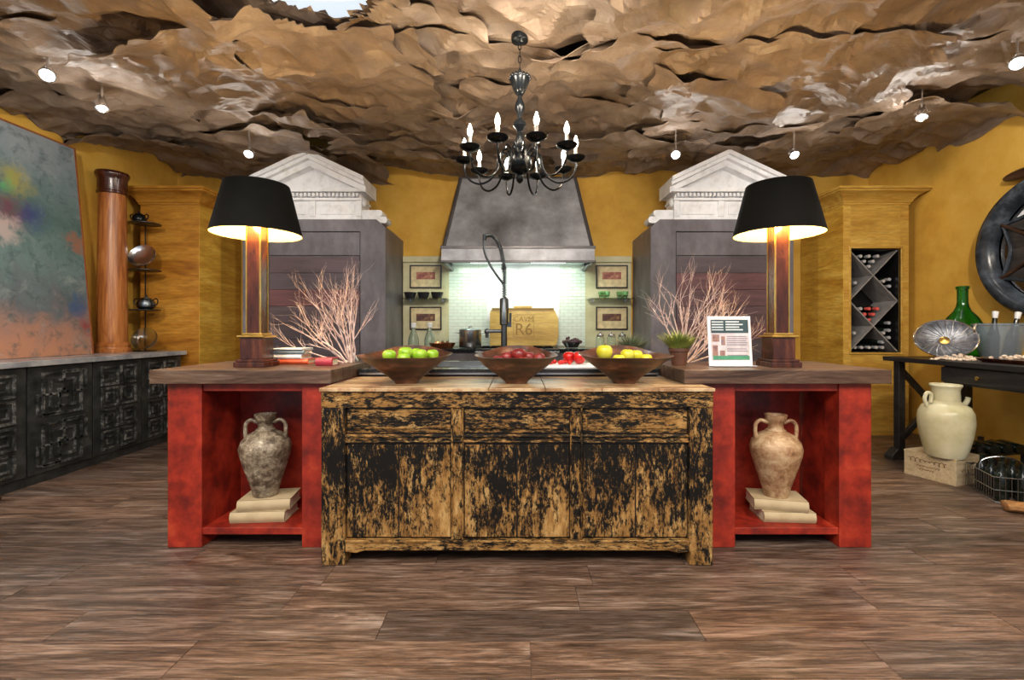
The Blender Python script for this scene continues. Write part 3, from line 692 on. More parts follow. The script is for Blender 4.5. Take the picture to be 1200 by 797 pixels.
# ================================================================ LEFT WALL: black carved cabinets, stone top, painting, column, shelves
ycuts = [2.32, 2.84, 3.36, 3.88, 4.39, 4.90]
labs = ['black carved cabinet nearest the camera on the left wall, out at the frame edge', 'black carved cabinet cut by the left edge of the frame', 'black carved cabinet in front of the painting, with large linked squares', 'black carved cabinet in front of the wooden column', 'black carved cabinet at the far end of the left wall']
for k in range(5):
    a, b = ycuts[k], ycuts[k+1]
    t = thing('low_cabinet', labs[k], 'cabinet', (-3.56, a, 0)); w_ = b-a
    MB().box(-.62, 0, .002, w_-.002, .0, .872).build('body', M['blackdoor'], t, smooth=False)
    d = MB().box(0, .02, .006, w_-.006, .075, .865).build('door', M['blackdoor'], t, bevel=.002)
    fr = MB(); 
    def ring(y0, y1, z0, z1, q=.018):
        fr.box(.02, .031, y0, y1, z0, z0+q).box(.02, .031, y0, y1, z1-q, z1).box(.02, .031, y0, y0+q, z0+q, z1-q).box(.02, .031, y1-q, y1, z0+q, z1-q)
    if k in (0, 2):
        for z0 in (.10, .48):
            ring(.10, .42, z0+.01, z0+.34); ring(.155, .365, z0+.065, z0+.285); ring(.06, .24, z0+.02, z0+.18, .014); ring(.26, .46, z0+.17, z0+.35, .014); ring(.22, .30, z0+.14, z0+.21)
    else:
        for i in range(2):
            for j in range(4):
                y0 = .075+i*.19; z0 = .105+j*.185
                ring(y0, y0+.172, z0, z0+.165); ring(y0+.044, y0+.128, z0+.042, z0+.122, .014)
    fr.build('fretwork', M['carved'], d, smooth=False)
t = tag(MB().box(-.66, .04, 2.28, 4.93, 0, .042).build('stone_top', M['stone'], bevel=.004), 'grey stone top along the black carved cabinets on the left wall', 'countertop'); t.location = (-3.54, 0, .873)

t = thing('abstract_painting', 'large abstract painting in grey teal and rose leaning on the left wall', 'painting', (-3.90, 2.90, .917)); t.rotation_euler = (0, R(-5.2), 0)
MB().box(-.03, 0, 0, 1.37, .001, 1.885).build('canvas', M['canvas'], t, smooth=False)
MB().box(-.035, .004, 1.37, 1.385, .0, 1.90).box(-.035, .004, -.015, 0, .0, 1.90).box(-.035, .004, 0, 1.37, 1.885, 1.90).build('frame', M['frame_or'], t, smooth=False)

t = thing('wooden_column', 'orange pine column with dark carved capital standing on the grey stone top', 'column', (-4.02, 4.62, .915))
MB().lathe([(.150, 0), (.154, .012), (.154, .03), (.142, .042), (.139, .055), (.146, .07), (.134, .09), (.122, .10)], n=36).build('base', M['colwood'], t)
MB().lathe([(.121, .10), (.120, .4), (.115, 1.0), (.110, 1.56)], n=40).build('shaft', M['colwood'], t)
MB().lathe([(.112, 1.56), (.124, 1.567), (.124, 1.585), (.117, 1.592), (.119, 1.70), (.124, 1.72), (.136, 1.745), (.137, 1.765), (.130, 1.78)], n=36).build('capital', M['mahog'], t)

t = thing('shelf_stand', 'thin black corner rack of small round shelves beside the amber cabinet', 'shelf', (-3.84, 4.80, .915))
MB().tube([(-.10, .13, 0), (-.10, .13, 1.33)], .006).build('pole', M['iron'], t)
for z in (.42, .83, 1.31):
    MB().lathe([(.135, 0), (.14, .003), (.14, .007), (.135, .010)], (0, 0, z), 28).build('shelf', M['black'], t)
MB().lathe([(.10, 0), (.10, .008), (.02, .012)], (0, 0, 0), 24).tube([(0, 0, .008), (-.10, .13, .03)], .01).build('foot', M['iron'], t)
def pot(loc, r, label, mat, name='kettle'):
    t = thing(name, label, 'pot', loc)
    MB().lathe([(r*.55, 0), (r*.60, .01), (r*.95, r*.45), (r, r*.85), (r*.85, r*1.25), (r*.55, r*1.42)], n=24).build('body', mat, t)
    MB().lathe([(r*.62, r*1.40), (r*.55, r*1.55), (r*.15, r*1.68), (.010, r*1.75), (.014, r*1.9), (.004, r*2.0)], n=20).build('lid', mat, t)
    for s in (-1, 1):
        MB().tube(bez([(s*r*.85, 0, r*.55), (s*r*1.35, 0, r*.75), (s*r*1.5, 0, r*1.2), (s*r*1.25, 0, r*1.5), (s*r*.8, 0, r*1.25)], 20), .006, 6).build('handle', mat, t)
pot((-3.90, 4.80, 2.235), .062, 'small black two handled pot on the top shelf beside the column', M['iron'])
pot((-3.83, 4.80, 1.335), .082, 'dark pewter two handled lidded pot on the lower shelf beside the column', M['gunmetal'])
def dish(loc, r, tilt, rz, label, mat, name='plate', cat='plate'):
    o = MB().lathe([(.001, 0), (r*.5, .004), (r*.62, .010), (r*.9, .030), (r, .045), (r*.985, .050), (r*.88, .038), (r*.6, .018), (.001, .012)], n=36, caps=False).build(name, mat)
    o.location = loc; o.rotation_euler = (R(tilt), 0, R(rz)); return tag(o, label, cat)
dish((-3.86, 4.82, 1.882), .128, 66, 8, 'silver ribbed round dish standing on the middle shelf beside the column', M['chrome'])
dish((-3.76, 4.72, 1.035), .115, 70, 12, 'glass plate leaning at the foot of the column on the grey stone top', M['blueglass'])

# ================================================================ RIGHT: console, mirror, demijohn etc.
t = thing('console_table', 'black trestle console table with drawer along the right wall', 'console table', (3.30, 4.20, 0))
B = M['blackwood']; LN = 2.6
MB().box(0, .88, -LN, 0, .862, .90).build('top', B, t, bevel=.005)
MB().box(.05, .83, -LN+.12, -.55, .72, .862).build('apron', B, t, smooth=False)
for y0 in (-1.16, -1.95):
    d = MB().box(.035, .05, y0, y0+.62, .735, .85).build('drawer', B, t, bevel=.003)
    MB(Matrix.Translation((.035, y0+.31, .79)) @ Matrix.Rotation(R(-90), 4, 'Y')).lathe([(.006, 0), (.006, .012), (.014, .018), (.015, .026), (.004, .032)], n=12).build('knob', M['brass'], d)
for y in (-.10, -LN+.12):
    for x in (.07, .66):
        MB().box(x-.03, x+.03, y-.03, y+.03, .06, .862).build('leg', B, t, bevel=.006)
        MB().prism([(x-.10, 0), (x+.10, 0), (x+.10, .035), (x+.045, .10), (x-.045, .10), (x-.10, .035)], y-.045, y+.045, 'y').build('foot', B, t, bevel=.006)
    for a, b in (((.07, .16), (.66, .80)), ((.07, .80), (.66, .16))):
        L = Vector((b[0]-a[0], 0, b[1]-a[1])); nx = Vector((-L.z, 0, L.x)).normalized()*.022
        MB().prism([(a[0]+nx.x, a[1]+nx.z), (a[0]-nx.x, a[1]-nx.z), (b[0]-nx.x, b[1]-nx.z), (b[0]+nx.x, b[1]+nx.z)], y-.018+(.003 if a[1] < .5 else 0), y+.018+(.003 if a[1] < .5 else 0), 'y').build('brace', B, t, bevel=.003)
    MB().lathe([(.05, -.035), (.055, 0), (.05, .035)], n=16, M=Matrix.Translation((.365, y, .48)) @ Matrix.Rotation(R(90), 4, 'X')).build('boss', B, t)
MB().box(.34, .39, -LN+.12, -.10, .10, .14).build('stretcher', B, t)

MX = 4.24
t = thing('round_mirror', 'large round blue-black framed mirror with pointed blades on the right wall', 'mirror', (MX, 3.66, 1.82))
T = Matrix.Rotation(R(-90), 4, 'Y')    # z -> -x (faces the room)
MB(T).lathe([(.455, -.02), (.47, .03), (.52, .075), (.575, .07), (.605, .03), (.61, -.09), (.455, -.09)], n=64, caps=False).build('rim', M['mframe'], t, angle=60)
MB(T).lathe([(.001, -.03), (.46, -.03), (.46, -.05), (.001, -.05)], n=48, caps=False).build('mirror_glass', M['mirror'], t)
MB(T).lathe([(.03, -.02), (.10, -.015), (.11, .03), (.06, .06), (.01, .065)], n=24).build('hub', M['mframe'], t)
def pt(r_, an, h): return tuple(T @ Vector((r_*math.cos(an), r_*math.sin(an), h)))
for k in range(6):
    a0 = math.pi/3*k; n_ = 14
    arc = [(.465-.125*math.sin(math.pi*i/n_)**.8, a0+math.pi/3*i/n_) for i in range(n_+1)]
    vs = [pt(.08, a0+math.pi/6, .02)]+[pt(r_, an, -.012) for r_, an in arc]
    MB().add(vs, [(0, i+1, i+2) for i in range(n_)]).build('blade', M['mblade'], t, solid=.006, smooth=False)
    MB().tube([pt(r_, an, -.002) for r_, an in arc], .015, 8).build('scallop', M['mframe'], t)
    MB().tube([pt(.08, a0, .022), pt(.30, a0, .012), pt(.468, a0, .004)], [.016, .012, .018], 6).build('spoke', M['dkwood'], t)
o = MB().ell((0, 0, 0), (.05, .24, .052), 20, 12).build('wall_bracket', M['dkwood']); o.location = (4.29, 3.93, 2.44)
o.location = (4.28, 3.86, 2.46); tag(o, 'rounded dark brown wooden piece on the wall above the round mirror', 'ornament')

o = thing('demijohn', 'big green glass demijohn on the black console table', 'bottle', (3.86, 4.03, .90))
MB().lathe([(.11, 0), (.135, .015), (.15, .10), (.152, .19), (.142, .27), (.105, .345), (.060, .40), (.044, .44), (.038, .48), (.038, .585), (.047, .59), (.047, .615), (.030, .618), (.030, .48), (.035, .44), (.055, .40), (.097, .335), (.134, .265), (.144, .19), (.142, .10), (.127, .022), (.001, .015)], n=40, caps=False).build('glass_body', M['gglass'], o)
t = thing('silver_dish', 'oval dark pewter dish leaning on the console and spilling pale corks', 'dish', (3.455, 3.75, .905)); t.rotation_euler = (R(66), 0, R(-34))
MB().lathe([(.001, 0), (.10, .003), (.125, .012), (.19, .035), (.215, .055), (.211, .062), (.185, .045), (.12, .022), (.001, .012)], n=44, caps=False, M=Matrix.Translation((0, .155, 0)) @ Matrix.Diagonal((.92, .76, 1, 1))).build('bowl', M['pewter'], t)
rb = MB(); TD = Matrix.Translation((0, .155, 0)) @ Matrix.Diagonal((.92, .76, 1, 1))
for k in range(22):
    a = 2*math.pi*k/22; rb.tube([(.05*math.cos(a), .05*math.sin(a), .014), (.125*math.cos(a+.25), .125*math.sin(a+.25), .024), (.205*math.cos(a+.4), .205*math.sin(a+.4), .058)], .0035, 5, M=TD)
rb.tube([(.213*math.cos(2*math.pi*k/40), .213*math.sin(2*math.pi*k/40), .060) for k in range(40)], .006, 6, closed=True, M=TD)
rb.build('ribs', M['chrome'], t)
MB().lathe([(.03, .012), (.034, .018), (.012, .026)], (0, .155, 0), 16).build('centre_boss', M['brass'], t)
m = MB(); rr = random.Random(5)
for k in range(110):
    an = rr.uniform(0, 6.28); d = rr.random()**.7
    x, y = 3.47+.19*d*math.cos(an), 3.66+.10*d*math.sin(an)
    m.ell((x, y, .908+.045*(1-d)*rr.random()), (.017, .012, .008), 6, 4, None)
stuff(tag(m.build('cork_pile', M['shells']), 'heap of pale pink and white pieces spilling from the leaning dish', 'corks'))
t = thing('ice_bucket', 'wide frosted glass ice bucket with handles on the console table', 'bucket', (3.82, 3.68, .90))
MB().lathe([(.085, 0), (.108, .01), (.112, .02), (.135, .10), (.155, .22), (.161, .27), (.167, .275), (.167, .29), (.160, .29), (.148, .22), (.128, .10), (.105, .03), (.001, .025)], n=44, caps=False).build('bowl', M['frost'], t)
for s in (-1, 1): MB().tube(bez([(s*.158, 0, .20), (s*.195, 0, .215), (s*.195, 0, .275), (s*.163, 0, .285)], 12), .010, 6).build('handle', M['chrome'], t)
for k, (x, y, l) in enumerate(((3.775, 3.70, 'dark green bottle with white cap leaning left in the ice bucket'), (3.865, 3.66, 'dark green bottle with white cap leaning right in the ice bucket'))):
    b = thing('champagne_bottle', l, 'bottle', (x, y, .93)); b.rotation_euler = (0, R(5), R(0)) if k == 0 else (0, R(13), 0)
    MB().lathe([(.035, 0), (.04, .01), (.04, .16), (.018, .24), (.014, .32)], n=18).build('glass_body', M['bglass'], b)
    MB().lathe([(.016, .305), (.019, .335), (.021, .355), (.012, .36)], n=14).build('cap', M['white_b'], b)
t = thing('serving_tray', 'shallow brown wooden tray heaped with pale pieces, right end of console', 'tray', (3.62, 3.22, .90))
MB().frustum(0, 0, 0, .03, .15, .25, .18, .28).build('tray_body', M['mahog'], t, bevel=.004)
m = MB()
for k in range(120):
    x, y = rr.uniform(-.14, .14), rr.uniform(-.24, .24); m.ell((x, y, .034+.035*rr.random()*(1-abs(y)/.26)), (.018, .012, .009), 6, 4)
stuff(m.build('nibble', M['shells'], t))

def crate():
    A = Vector((3.08, 3.70, 0)); B_ = Vector((3.195, 3.385, 0)); Cc = Vector((3.52, 3.505, 0))
    ang = math.atan2(Cc.y-B_.y, Cc.x-B_.x); W_ = (Cc-B_).length; L_ = (A-B_).length
    t = thing('wooden_crate', 'pale pine crate with brown lettering under the console, below the cream jar', 'crate', (B_.x, B_.y, 0), ang)
    h = .192; K = M['crate']
    MB().box(0, W_, 0, L_, 0, .012).build('bottom_board', K, t)
    MB().box(0, .014, 0, L_, .012, h-.014).build('side_board', K, t, bevel=.002); MB().box(W_-.014, W_, 0, L_, .012, h-.014).build('side_board', K, t, bevel=.002)
    MB().box(.014, W_-.014, L_-.014, L_, .012, h-.014).build('end_board', K, t, bevel=.002)
    cx = W_/2+.03
    MB().box(.014, W_-.014, .0, .014, .012, h-.06).box(.014, cx-.04, .0, .014, h-.06, h-.014).box(cx+.04, W_-.014, .0, .014, h-.06, h-.014).box(cx-.04, cx+.04, 0, .014, h-.036, h-.014).build('end_board', K, t)
    MB().box(cx-.04, cx+.04, .03, .034, h-.065, h-.03).build('handle_slot', M['terra'], t)
    MB().box(-.002, W_+.002, -.002, L_+.002, h-.014, h).build('lid', K, t, bevel=.002)
    ink = MB(); g = random.Random(2)
    # flowing script-like strokes on the long side (x=0 face) and the slotted end
    def scrawl(o, ux, x0, x1, z, amp, n, r):
        pts = []
        for i in range(n*6+1):
            u = i/(n*6); a = i*math.pi/3
            q = x0+(x1-x0)*u+amp*.5*math.sin(a); zz = z+amp*math.cos(a)*(.6+.4*math.sin(u*9))
            pts.append(Vector(o)+Vector(ux)*q+Vector((0, 0, zz)))
        ink.tube(bez(pts, len(pts)*3), r, 4)
    scrawl((-.001, L_, 0), (0, -1, 0), .03, .28, .130, .017, 8, .0026)
    scrawl((-.001, L_, 0), (0, -1, 0), .08, .24, .090, .007, 8, .0018); scrawl((-.001, L_, 0), (0, -1, 0), .10, .20, .064, .007, 6, .0018)
    scrawl((0, -.001, 0), (1, 0, 0), .06, .29, .10, .012, 7, .0022); scrawl((0, -.001, 0), (1, 0, 0), .10, .25, .065, .006, 7, .0013)
    ink.build('stamped_lettering', M['ink'], t)
crate()
t = thing('cream_jar', 'large cream glazed jar with lug handles standing on the pine crate', 'jar', (3.225, 3.50, .192))
MB().lathe([(.112, 0), (.118, .01), (.136, .07), (.158, .17), (.168, .26), (.162, .33), (.140, .375), (.098, .40), (.085, .415), (.083, .50), (.090, .515), (.098, .53), (.094, .54), (.083, .535), (.074, .50), (.074, .42), (.085, .40)], n=44, caps=False).lathe([(.001, .0), (.112, 0)], n=44, caps=False).build('body', M['celadon'], t)
MB().tube(bez([(-.14, 0, .37), (-.158, 0, .43), (-.14, 0, .475), (-.11, 0, .46), (-.115, 0, .40)], 18), .013, 8).build('handle', M['celadon'], t)
MB().tube(bez([(.12, 0, .37), (.148, 0, .392), (.165, 0, .42), (.17, 0, .44)], 12), [.022]*4+[.016]*20 if False else .017, 8).build('spout', M['celadon'], t)

def basket(loc, rz, label, nb, blab):
    t = thing('wire_basket', label, 'basket', loc, rz); W_, D_, Hh = .36, .24, .17; r = .003
    m = MB()
    for z in (.004, .085, Hh):
        m.tube([(0, 0, z), (W_, 0, z), (W_, D_, z), (0, D_, z)], r, 5, closed=True)
    for i in range(13):
        x = W_*i/12; m.tube([(x, 0, 0), (x, 0, Hh)], .002, 4); m.tube([(x, D_, 0), (x, D_, Hh)], .002, 4); m.tube([(x, 0, .003), (x, D_, .003)], .002, 4)
    for j in range(1, 8):
        y = D_*j/8; m.tube([(0, y, 0), (0, y, Hh)], .002, 4); m.tube([(W_, y, 0), (W_, y, Hh)], .002, 4)
    m.build('wire_frame', M['steel'], t)
    MB().tube(bez([(W_/2, 0, Hh), (W_/2, .02, .24), (W_/2, D_/2, .27), (W_/2, D_-.02, .24), (W_/2, D_, Hh)], 20), .004, 6).build('handle', M['steel'], t)
    Mx = t.matrix_world if False else Matrix.Translation(loc) @ Matrix.Rotation(rz, 4, 'Z')
    k = 0
    for j in range(2):
        for i in range(3):
            p = Mx @ Vector((.065+i*.115, .065+j*.11, .006))
            b = thing('dark_bottle', blab % ('front' if j == 0 else 'rear', ('left', 'middle', 'right')[i]), 'bottle', p, 0, 'bottles in the wire basket')
            MB().lathe([(.034, 0), (.038, .008), (.038, .14), (.030, .17), (.015, .20), (.014, .235), (.016, .24), (.016, .25)], n=14).build('glass_body', M['bglass'], b)
            k += 1
basket((3.37, 2.98, 0), R(68), 'silver wire bottle basket at the right edge, beside the crate', 6, 'small dark bottle in the silver wire basket, %s row, %s place')
t = thing('bottle_rack', 'low black slatted rack on the floor behind the wire basket', 'rack', (3.62, 3.62, 0), R(10))
for z in (.03, .15):
    for y in (0, .30): MB().box(0, .45, y, y+.03, z, z+.025).build('rail', B, t)
for x in (0, .42):
    for y in (0, .30): MB().box(x, x+.03, y, y+.03, 0, .22).build('post', B, t)
for k in range(3):
    b = thing('dark_bottle', ('left', 'middle', 'right')[k]+' dark bottle lying across the low black rack under the console', 'bottle', (3.70+k*.12, 3.72+k*.02, .212), 0, 'dark bottles on the low black rack'); b.rotation_euler = (R(90), 0, R(170))
    MB().lathe([(.034, -.15), (.038, -.145), (.038, .02), (.030, .05), (.015, .08), (.014, .13)], n=14).build('glass_body', M['bglass'], b)

o = MB().tube(bez([(0, 0, 0), (.05, -.02, .003), (.25, -.12, .0), (.60, -.32, .0)], 20), [.018, .036, .043]+[.045]*30, 10, M=Matrix.Diagonal((1, 1, .75, 1))).build('rocker_runner', M['orwood'])
o.location = (3.06, 2.93, .035); tag(o, 'rounded end of an orange brown wooden runner on the floor at the right edge', 'runner')
o = MB().tube([(0, 0, 0), (.02, 0, 0), (.05, 0, 0), (.14, 0, 0)], [.012, .030, .036, .038], 14).build('furniture_foot', M['dkwood'])
o.rotation_euler = (0, 0, math.pi); o.location = (-3.36, 3.02, .039); tag(o, 'dark rounded wooden foot on the floor at the left edge', 'foot')

# ================================================================ TABLE LAMPS
def table_lamp(x, label, s):
    t = thing('table_lamp', label, 'lamp', (x, 2.63, .935)); W_ = M['mahog']
    MB().box(-.085, .085, -.085, .085, 0, .03).box(-.078, .078, -.078, .078, .03, .045).build('plinth', W_, t, bevel=.004)
    MB().box(-.062, .062, -.062, .062, .045, .165).build('pedestal', W_, t, bevel=.003)
    MB().box(-.075, .075, -.075, .075, .165, .176).box(-.055, .055, -.055, .055, .176, .19).build('brass_cap', M['brass'], t, bevel=.004)
    MB().box(-.038, .038, -.038, .038, .19, .80).build('post', W_, t)
    m = MB()
    for a in (-1, 1):
        for b in (-1, 1): m.box(a*.038-.0035, a*.038+.0035, b*.038-.0035, b*.038+.0035, .19, .80)
    m.build('corner_strip', M['brass'], t)
    MB().lathe([(.045, .80), (.05, .808), (.03, .82), (.012, .83), (.012, .90)], n=20).build('socket', M['brass'], t)
    r0, r1, z0, z1 = .236, .168, .745, 1.025
    sh = MB().lathe([(r0, z0), (r1, z1), (r1-.003, z1), (r0-.003, z0), (r0, z0)], n=56, caps=False).build('shade', M['shade'], t, angle=60)
    MB().lathe([(r0-.004, z0+.001), (r1-.004, z1-.001)], n=56, caps=False).build('shade_lining', M['lining'], sh)
    m = MB()
    for k in range(3): a = 2*math.pi*k/3+.3; m.tube([(0, 0, .90), ((r1-.02)*math.cos(a), (r1-.02)*math.sin(a), 1.03)], .003, 5)
    m.lathe([(.03, .895), (.035, .90), (.012, .908)], n=16).build('spider', M['brass'], t)
    MB().ell((0, 0, .865), (.028, .028, .038), 16, 10).build('bulb', emis('warm_bulb', (1, .78, .42), 9), t)
    l = lamp('lamp_glow', 'POINT', (0, 0, 0), 30, (1, .70, .34), size=.05); l.parent = t; l.location = (0, .05, .96)
    l = lamp('lamp_glow', 'POINT', (0, 0, 0), 7, (1, .70, .34), size=.04); l.parent = t; l.location = (0, -.11, .80)
table_lamp(-1.47, 'tall lamp with mahogany column and black drum shade on the left worktop', -1)
table_lamp(1.476, 'tall lamp with mahogany column and black drum shade on the right worktop', 1)

# ================================================================ CHANDELIER
def chandelier():
    t = thing('chandelier', 'black iron chandelier with ten candle bulbs hanging from the brown paper ceiling', 'chandelier', (.016, 2.82, 0)); I = M['iron']
    MB().lathe([(.052, 2.985), (.052, 2.90), (.050, 2.892), (.030, 2.885), (.012, 2.878)], n=28).build('canopy', I, t)
    ch = MB(); n = 5
    for k in range(n):
        z = 2.862-k*.040
        pts = [(.009*math.cos(a) if k % 2 == 0 else 0, .009*math.cos(a) if k % 2 else 0, z+.024*math.sin(a)) for a in [2*math.pi*j/12 for j in range(12)]]
        ch.tube(pts, .0028, 5, closed=True)
    ch.build('chain', I, t)
    # crown cup with fluted rim
    cup = MB().lathe([(.008, 2.560), (.020, 2.565), (.040, 2.60), (.058, 2.645), (.062, 2.672), (.050, 2.675), (.030, 2.655), (.010, 2.66), (.008, 2.69)], n=28)
    for k in range(16):
        a = 2*math.pi*k/16; cup.ell((.059*math.cos(a), .059*math.sin(a), 2.668), (.009, .009, .014), 8, 6)
    cup.build('crown_cup', I, t)
    MB().lathe([(.010, 2.56), (.014, 2.545), (.028, 2.51), (.031, 2.485), (.017, 2.45), (.011, 2.425), (.022, 2.415), (.038, 2.395), (.041, 2.375), (.022, 2.35), (.012, 2.34), (.020, 2.325), (.027, 2.29), (.024, 2.26), (.012, 2.235), (.024, 2.225), (.062, 2.20), (.072, 2.17), (.070, 2.13), (.046, 2.095), (.016, 2.085), (.024, 2.065), (.020, 2.045), (.006, 2.03)], n=28).build('baluster', I, t)
    for k in range(10):
        a = R(36*k)-R(3); c, s = math.cos(a), math.sin(a)
        def P(r, z): return (r*c, r*s, z-.03)
        ar = MB().tube(bez([P(.045, 2.17), P(.085, 2.245), P(.125, 2.225), P(.14, 2.15), P(.18, 2.085), P(.245, 2.06), P(.305, 2.085), P(.335, 2.14), P(.338, 2.185)], 40), .0065, 8).build('arm', I, t)
        e = P(.338, 2.185)
        MB().lathe([(.010, -.004), (.034, .004), (.056, .018), (.060, .028), (.048, .026), (.012, .016)], e, 20).build('drip_pan', I, ar)
        MB().lathe([(.013, .015), (.014, .05), (.0105, .052), (.0105, .085)], e, 14).build('candle_sleeve', M['candle'], ar)
        MB().lathe([(.008, .085), (.014, .10), (.0155, .115), (.010, .137), (.002, .156)], e, 12).build('bulb', M['bulb'], ar)
        if k % 2 == 0:
            l = lamp('bulb_glow', 'POINT', (0, 0, 0), 5.5, (1, .86, .66), size=.02); l.parent = t; l.location = (e[0], e[1], e[2]+.16)
        # leaf scroll near the hub
        MB().tube(bez([P(.05, 2.20), P(.065, 2.26), P(.095, 2.275), P(.105, 2.25)], 12), .005, 6).build('leaf_scroll', I, ar)
chandelier()

# ================================================================ SPOT HEADS
def spot(loc, aim, label, power, ang=58, color=(1, .93, .82), glow=.8):
    d = (Vector(aim)-Vector(loc)).normalized()
    t = thing('spotlight', label, 'spotlight', loc)
    T = d.to_track_quat('Z', 'Y').to_matrix().to_4x4() @ Matrix.Scale(.78, 4)
    MB(T).lathe([(.022, -.11), (.030, -.105), (.034, -.06), (.052, -.01), (.055, .03), (.050, .032), (.046, .028), (.036, -.01), (.001, -.012)], n=24, caps=False).build('housing', M['chrome'], t)
    MB(T).lathe([(.001, .008), (.036, .008), (.033, .014), (.001, .018)], n=24, caps=False).build('lens', M['spotlens'], t)
    MB().tube([(0, 0, .03), (0, 0, .30)], .008).build('stem', M['chrome'], t)
    MB().tube([T @ Vector((.058, 0, -.02)), (0.0, 0, .06), T @ Vector((-.058, 0, -.02))], .006, 6).build('yoke', M['chrome'], t)
    l = lamp('spot_beam', 'SPOT', tuple(Vector(loc)+d*.05), power, color, tuple(Vector(loc)+d), .03, ang, .7)
    if glow:
        p = lamp('spot_spill', 'POINT', tuple(Vector(loc)+Vector((0, .0, -.02))+d*.09), glow, (1, .95, .88), size=.03)
spot((-3.03, 3.0, 2.79), (-1.6, 1.2, .6), 'square-on silver spotlight at upper left, above the painting', 45)
spot((-3.08, 3.45, 2.80), (-2.5, 3.0, 0), 'bright silver spotlight above the wooden column', 95, glow=5)
spot((-2.49, 4.32, 2.78), (-2.2, 3.0, 1.2), 'small spotlight above the left corner of the amber cabinet', 15, glow=5)
spot((1.50, 4.40, 2.80), (.9, 2.6, 1.2), 'dazzling spotlight over the left slope of the right pediment', 20, 75, (.95, .97, 1), 5)
spot((2.62, 4.40, 2.80), (2.4, 3.0, 1.2), 'small spotlight above the right lamp shade', 15, glow=5)
spot((3.15, 3.62, 2.81), (2.5, 3.0, 0), 'bright spotlight below the crumpled paper at upper right', 60, glow=6)
spot((3.10, 2.88, 2.80), (1.6, 1.4, .5), 'silver spotlight cut by the right edge of the frame', 45)
# unseen spots added in front of the frame to brighten the island and the walls
for loc, aim, p, a in (((-1.6, 1.35, 2.75), (-1.2, 2.5, .5), 60, 60), ((1.6, 1.35, 2.75), (1.3, 2.5, .5), 60, 60), ((0, 1.2, 2.75), (0, 2.3, .5), 75, 70),
                       ((-.7, 1.9, 2.78), (-2.3, 5.1, 1.5), 130, 50), ((.8, 1.9, 2.78), (2.3, 5.1, 1.5), 130, 50), ((0.1, 1.9, 2.78), (0, 5.4, 2.5), 150, 62),
                       ((1.2, 1.7, 2.75), (-3.4, 5.3, 1.9), 200, 26), ((-1.2, 1.7, 2.75), (3.5, 5.3, 1.9), 200, 26), ((-2.3, 1.6, 2.75), (-4.2, 4.2, 1.8), 130, 70), ((2.3, 1.6, 2.75), (4.3, 4.2, 1.8), 150, 70)):
    lamp('added_beam', 'SPOT', loc, p, NEU, aim, .06, a, .8)

# ================================================================ FRUIT BOWLS AND FRUIT
def fruit_bowl(cx, label, rz, w=.235):
    t = thing('fruit_bowl', label, 'bowl', (cx, 2.47, .862), rz)
    n = 44; m = MB(); rows = []
    def ringp(hx, hy, z, arch, k=4.5, corner=0):
        out = []
        for i in range(n):
            a = 2*math.pi*i/n; c, s = math.cos(a), math.sin(a)
            q = (abs(c)**k+abs(s)**k)**(-1/k); x, y = q*c*hx, q*s*hy
            zz = z+arch*max(0, 1-(x/hx)**2)*(y/hy if y > 0 else -.0*y)+corner*max(0, abs(x/hx)-.75)*2
            out.append((x, y, zz))
        return out
    rings = [ringp(.055, .050, 0, 0), ringp(.062, .056, .012, 0), ringp(.105, .095, .05, .0), ringp(.165, .145, .095, .01), ringp(w, .20, .142, .050, 5, .02), ringp(w-.012, .190, .143, .050, 5, .02),
             ringp(.150, .132, .098, .01), ringp(.09, .08, .055, 0), ringp(.045, .042, .02, 0)]
    vs = [p for r_ in rings for p in r_]; fs = []
    for j in range(len(rings)-1):
        for i in range(n): i2 = (i+1) % n; fs.append((j*n+i, j*n+i2, (j+1)*n+i2, (j+1)*n+i))
    fs.append(tuple(range(n))[::-1]); b = (len(rings)-1)*n; fs.append(tuple(range(b, b+n)))
    m.add(vs, fs).build('bowl_body', M['bowlwood'], t, angle=50)
    return t
fruit_bowl(-.585, 'carved dark wooden bowl of green apples, left on the sideboard', R(2))
fruit_bowl(-.004, 'carved dark wooden bowl of dark red fruit, middle of the sideboard', R(-1), .215)
fruit_bowl(.565, 'carved dark wooden bowl of yellow apples, right on the sideboard', R(-2))
def fruit(p, r, mat, label, name='apple', cat='apple', group=None):
    t = thing(name, label, cat, p, random.uniform(0, 6), group)
    prof = [(.001, -.82), (.25, -.90), (.55, -.80), (.86, -.42), (1.0, .08), (.94, .48), (.70, .80), (.38, .90), (.14, .80), (.02, .62)]
    MB().lathe([(a*r, b*r) for a, b in prof], n=20, caps=False).build('flesh', mat, t, angle=80)
    MB().tube([(0, 0, r*.6), (r*.06, 0, r*.85), (r*.18, .0, r*1.12)], r*.05, 5).build('stalk', M['stem'], t)
A = M['apple']; zb = 1.006
for x, y, z, r, l in ((-.668, 2.43, zb, .036, 'green apple at the left end of the left bowl'), (-.60, 2.50, zb+.008, .040, 'green apple at the back of the left bowl'), (-.585, 2.40, zb-.014, .034, 'pale green apple low at the front of the left bowl'),
                      (-.508, 2.44, zb+.001, .038, 'green apple right of centre in the left bowl'), (-.455, 2.50, zb, .034, 'green apple at the right end of the left bowl'), (-.545, 2.52, zb+.006, .034, 'green apple tucked behind the others in the left bowl')):
    fruit((x, y, z), r, A, l)
for x, y, z, r, l in ((.458, 2.44, zb+.018, .043, 'large yellow apple standing highest in the right bowl'), (.578, 2.44, zb+.002, .036, 'yellow apple in the middle of the right bowl'), (.635, 2.48, zb-.003, .034, 'yellow apple right of centre in the right bowl'), (.525, 2.40, zb-.022, .034, 'yellow apple low at the front of the right bowl'), (.68, 2.45, zb-.020, .032, 'yellow apple at the right end of the right bowl')):
    fruit((x, y, z), r, M['yapple'], l)
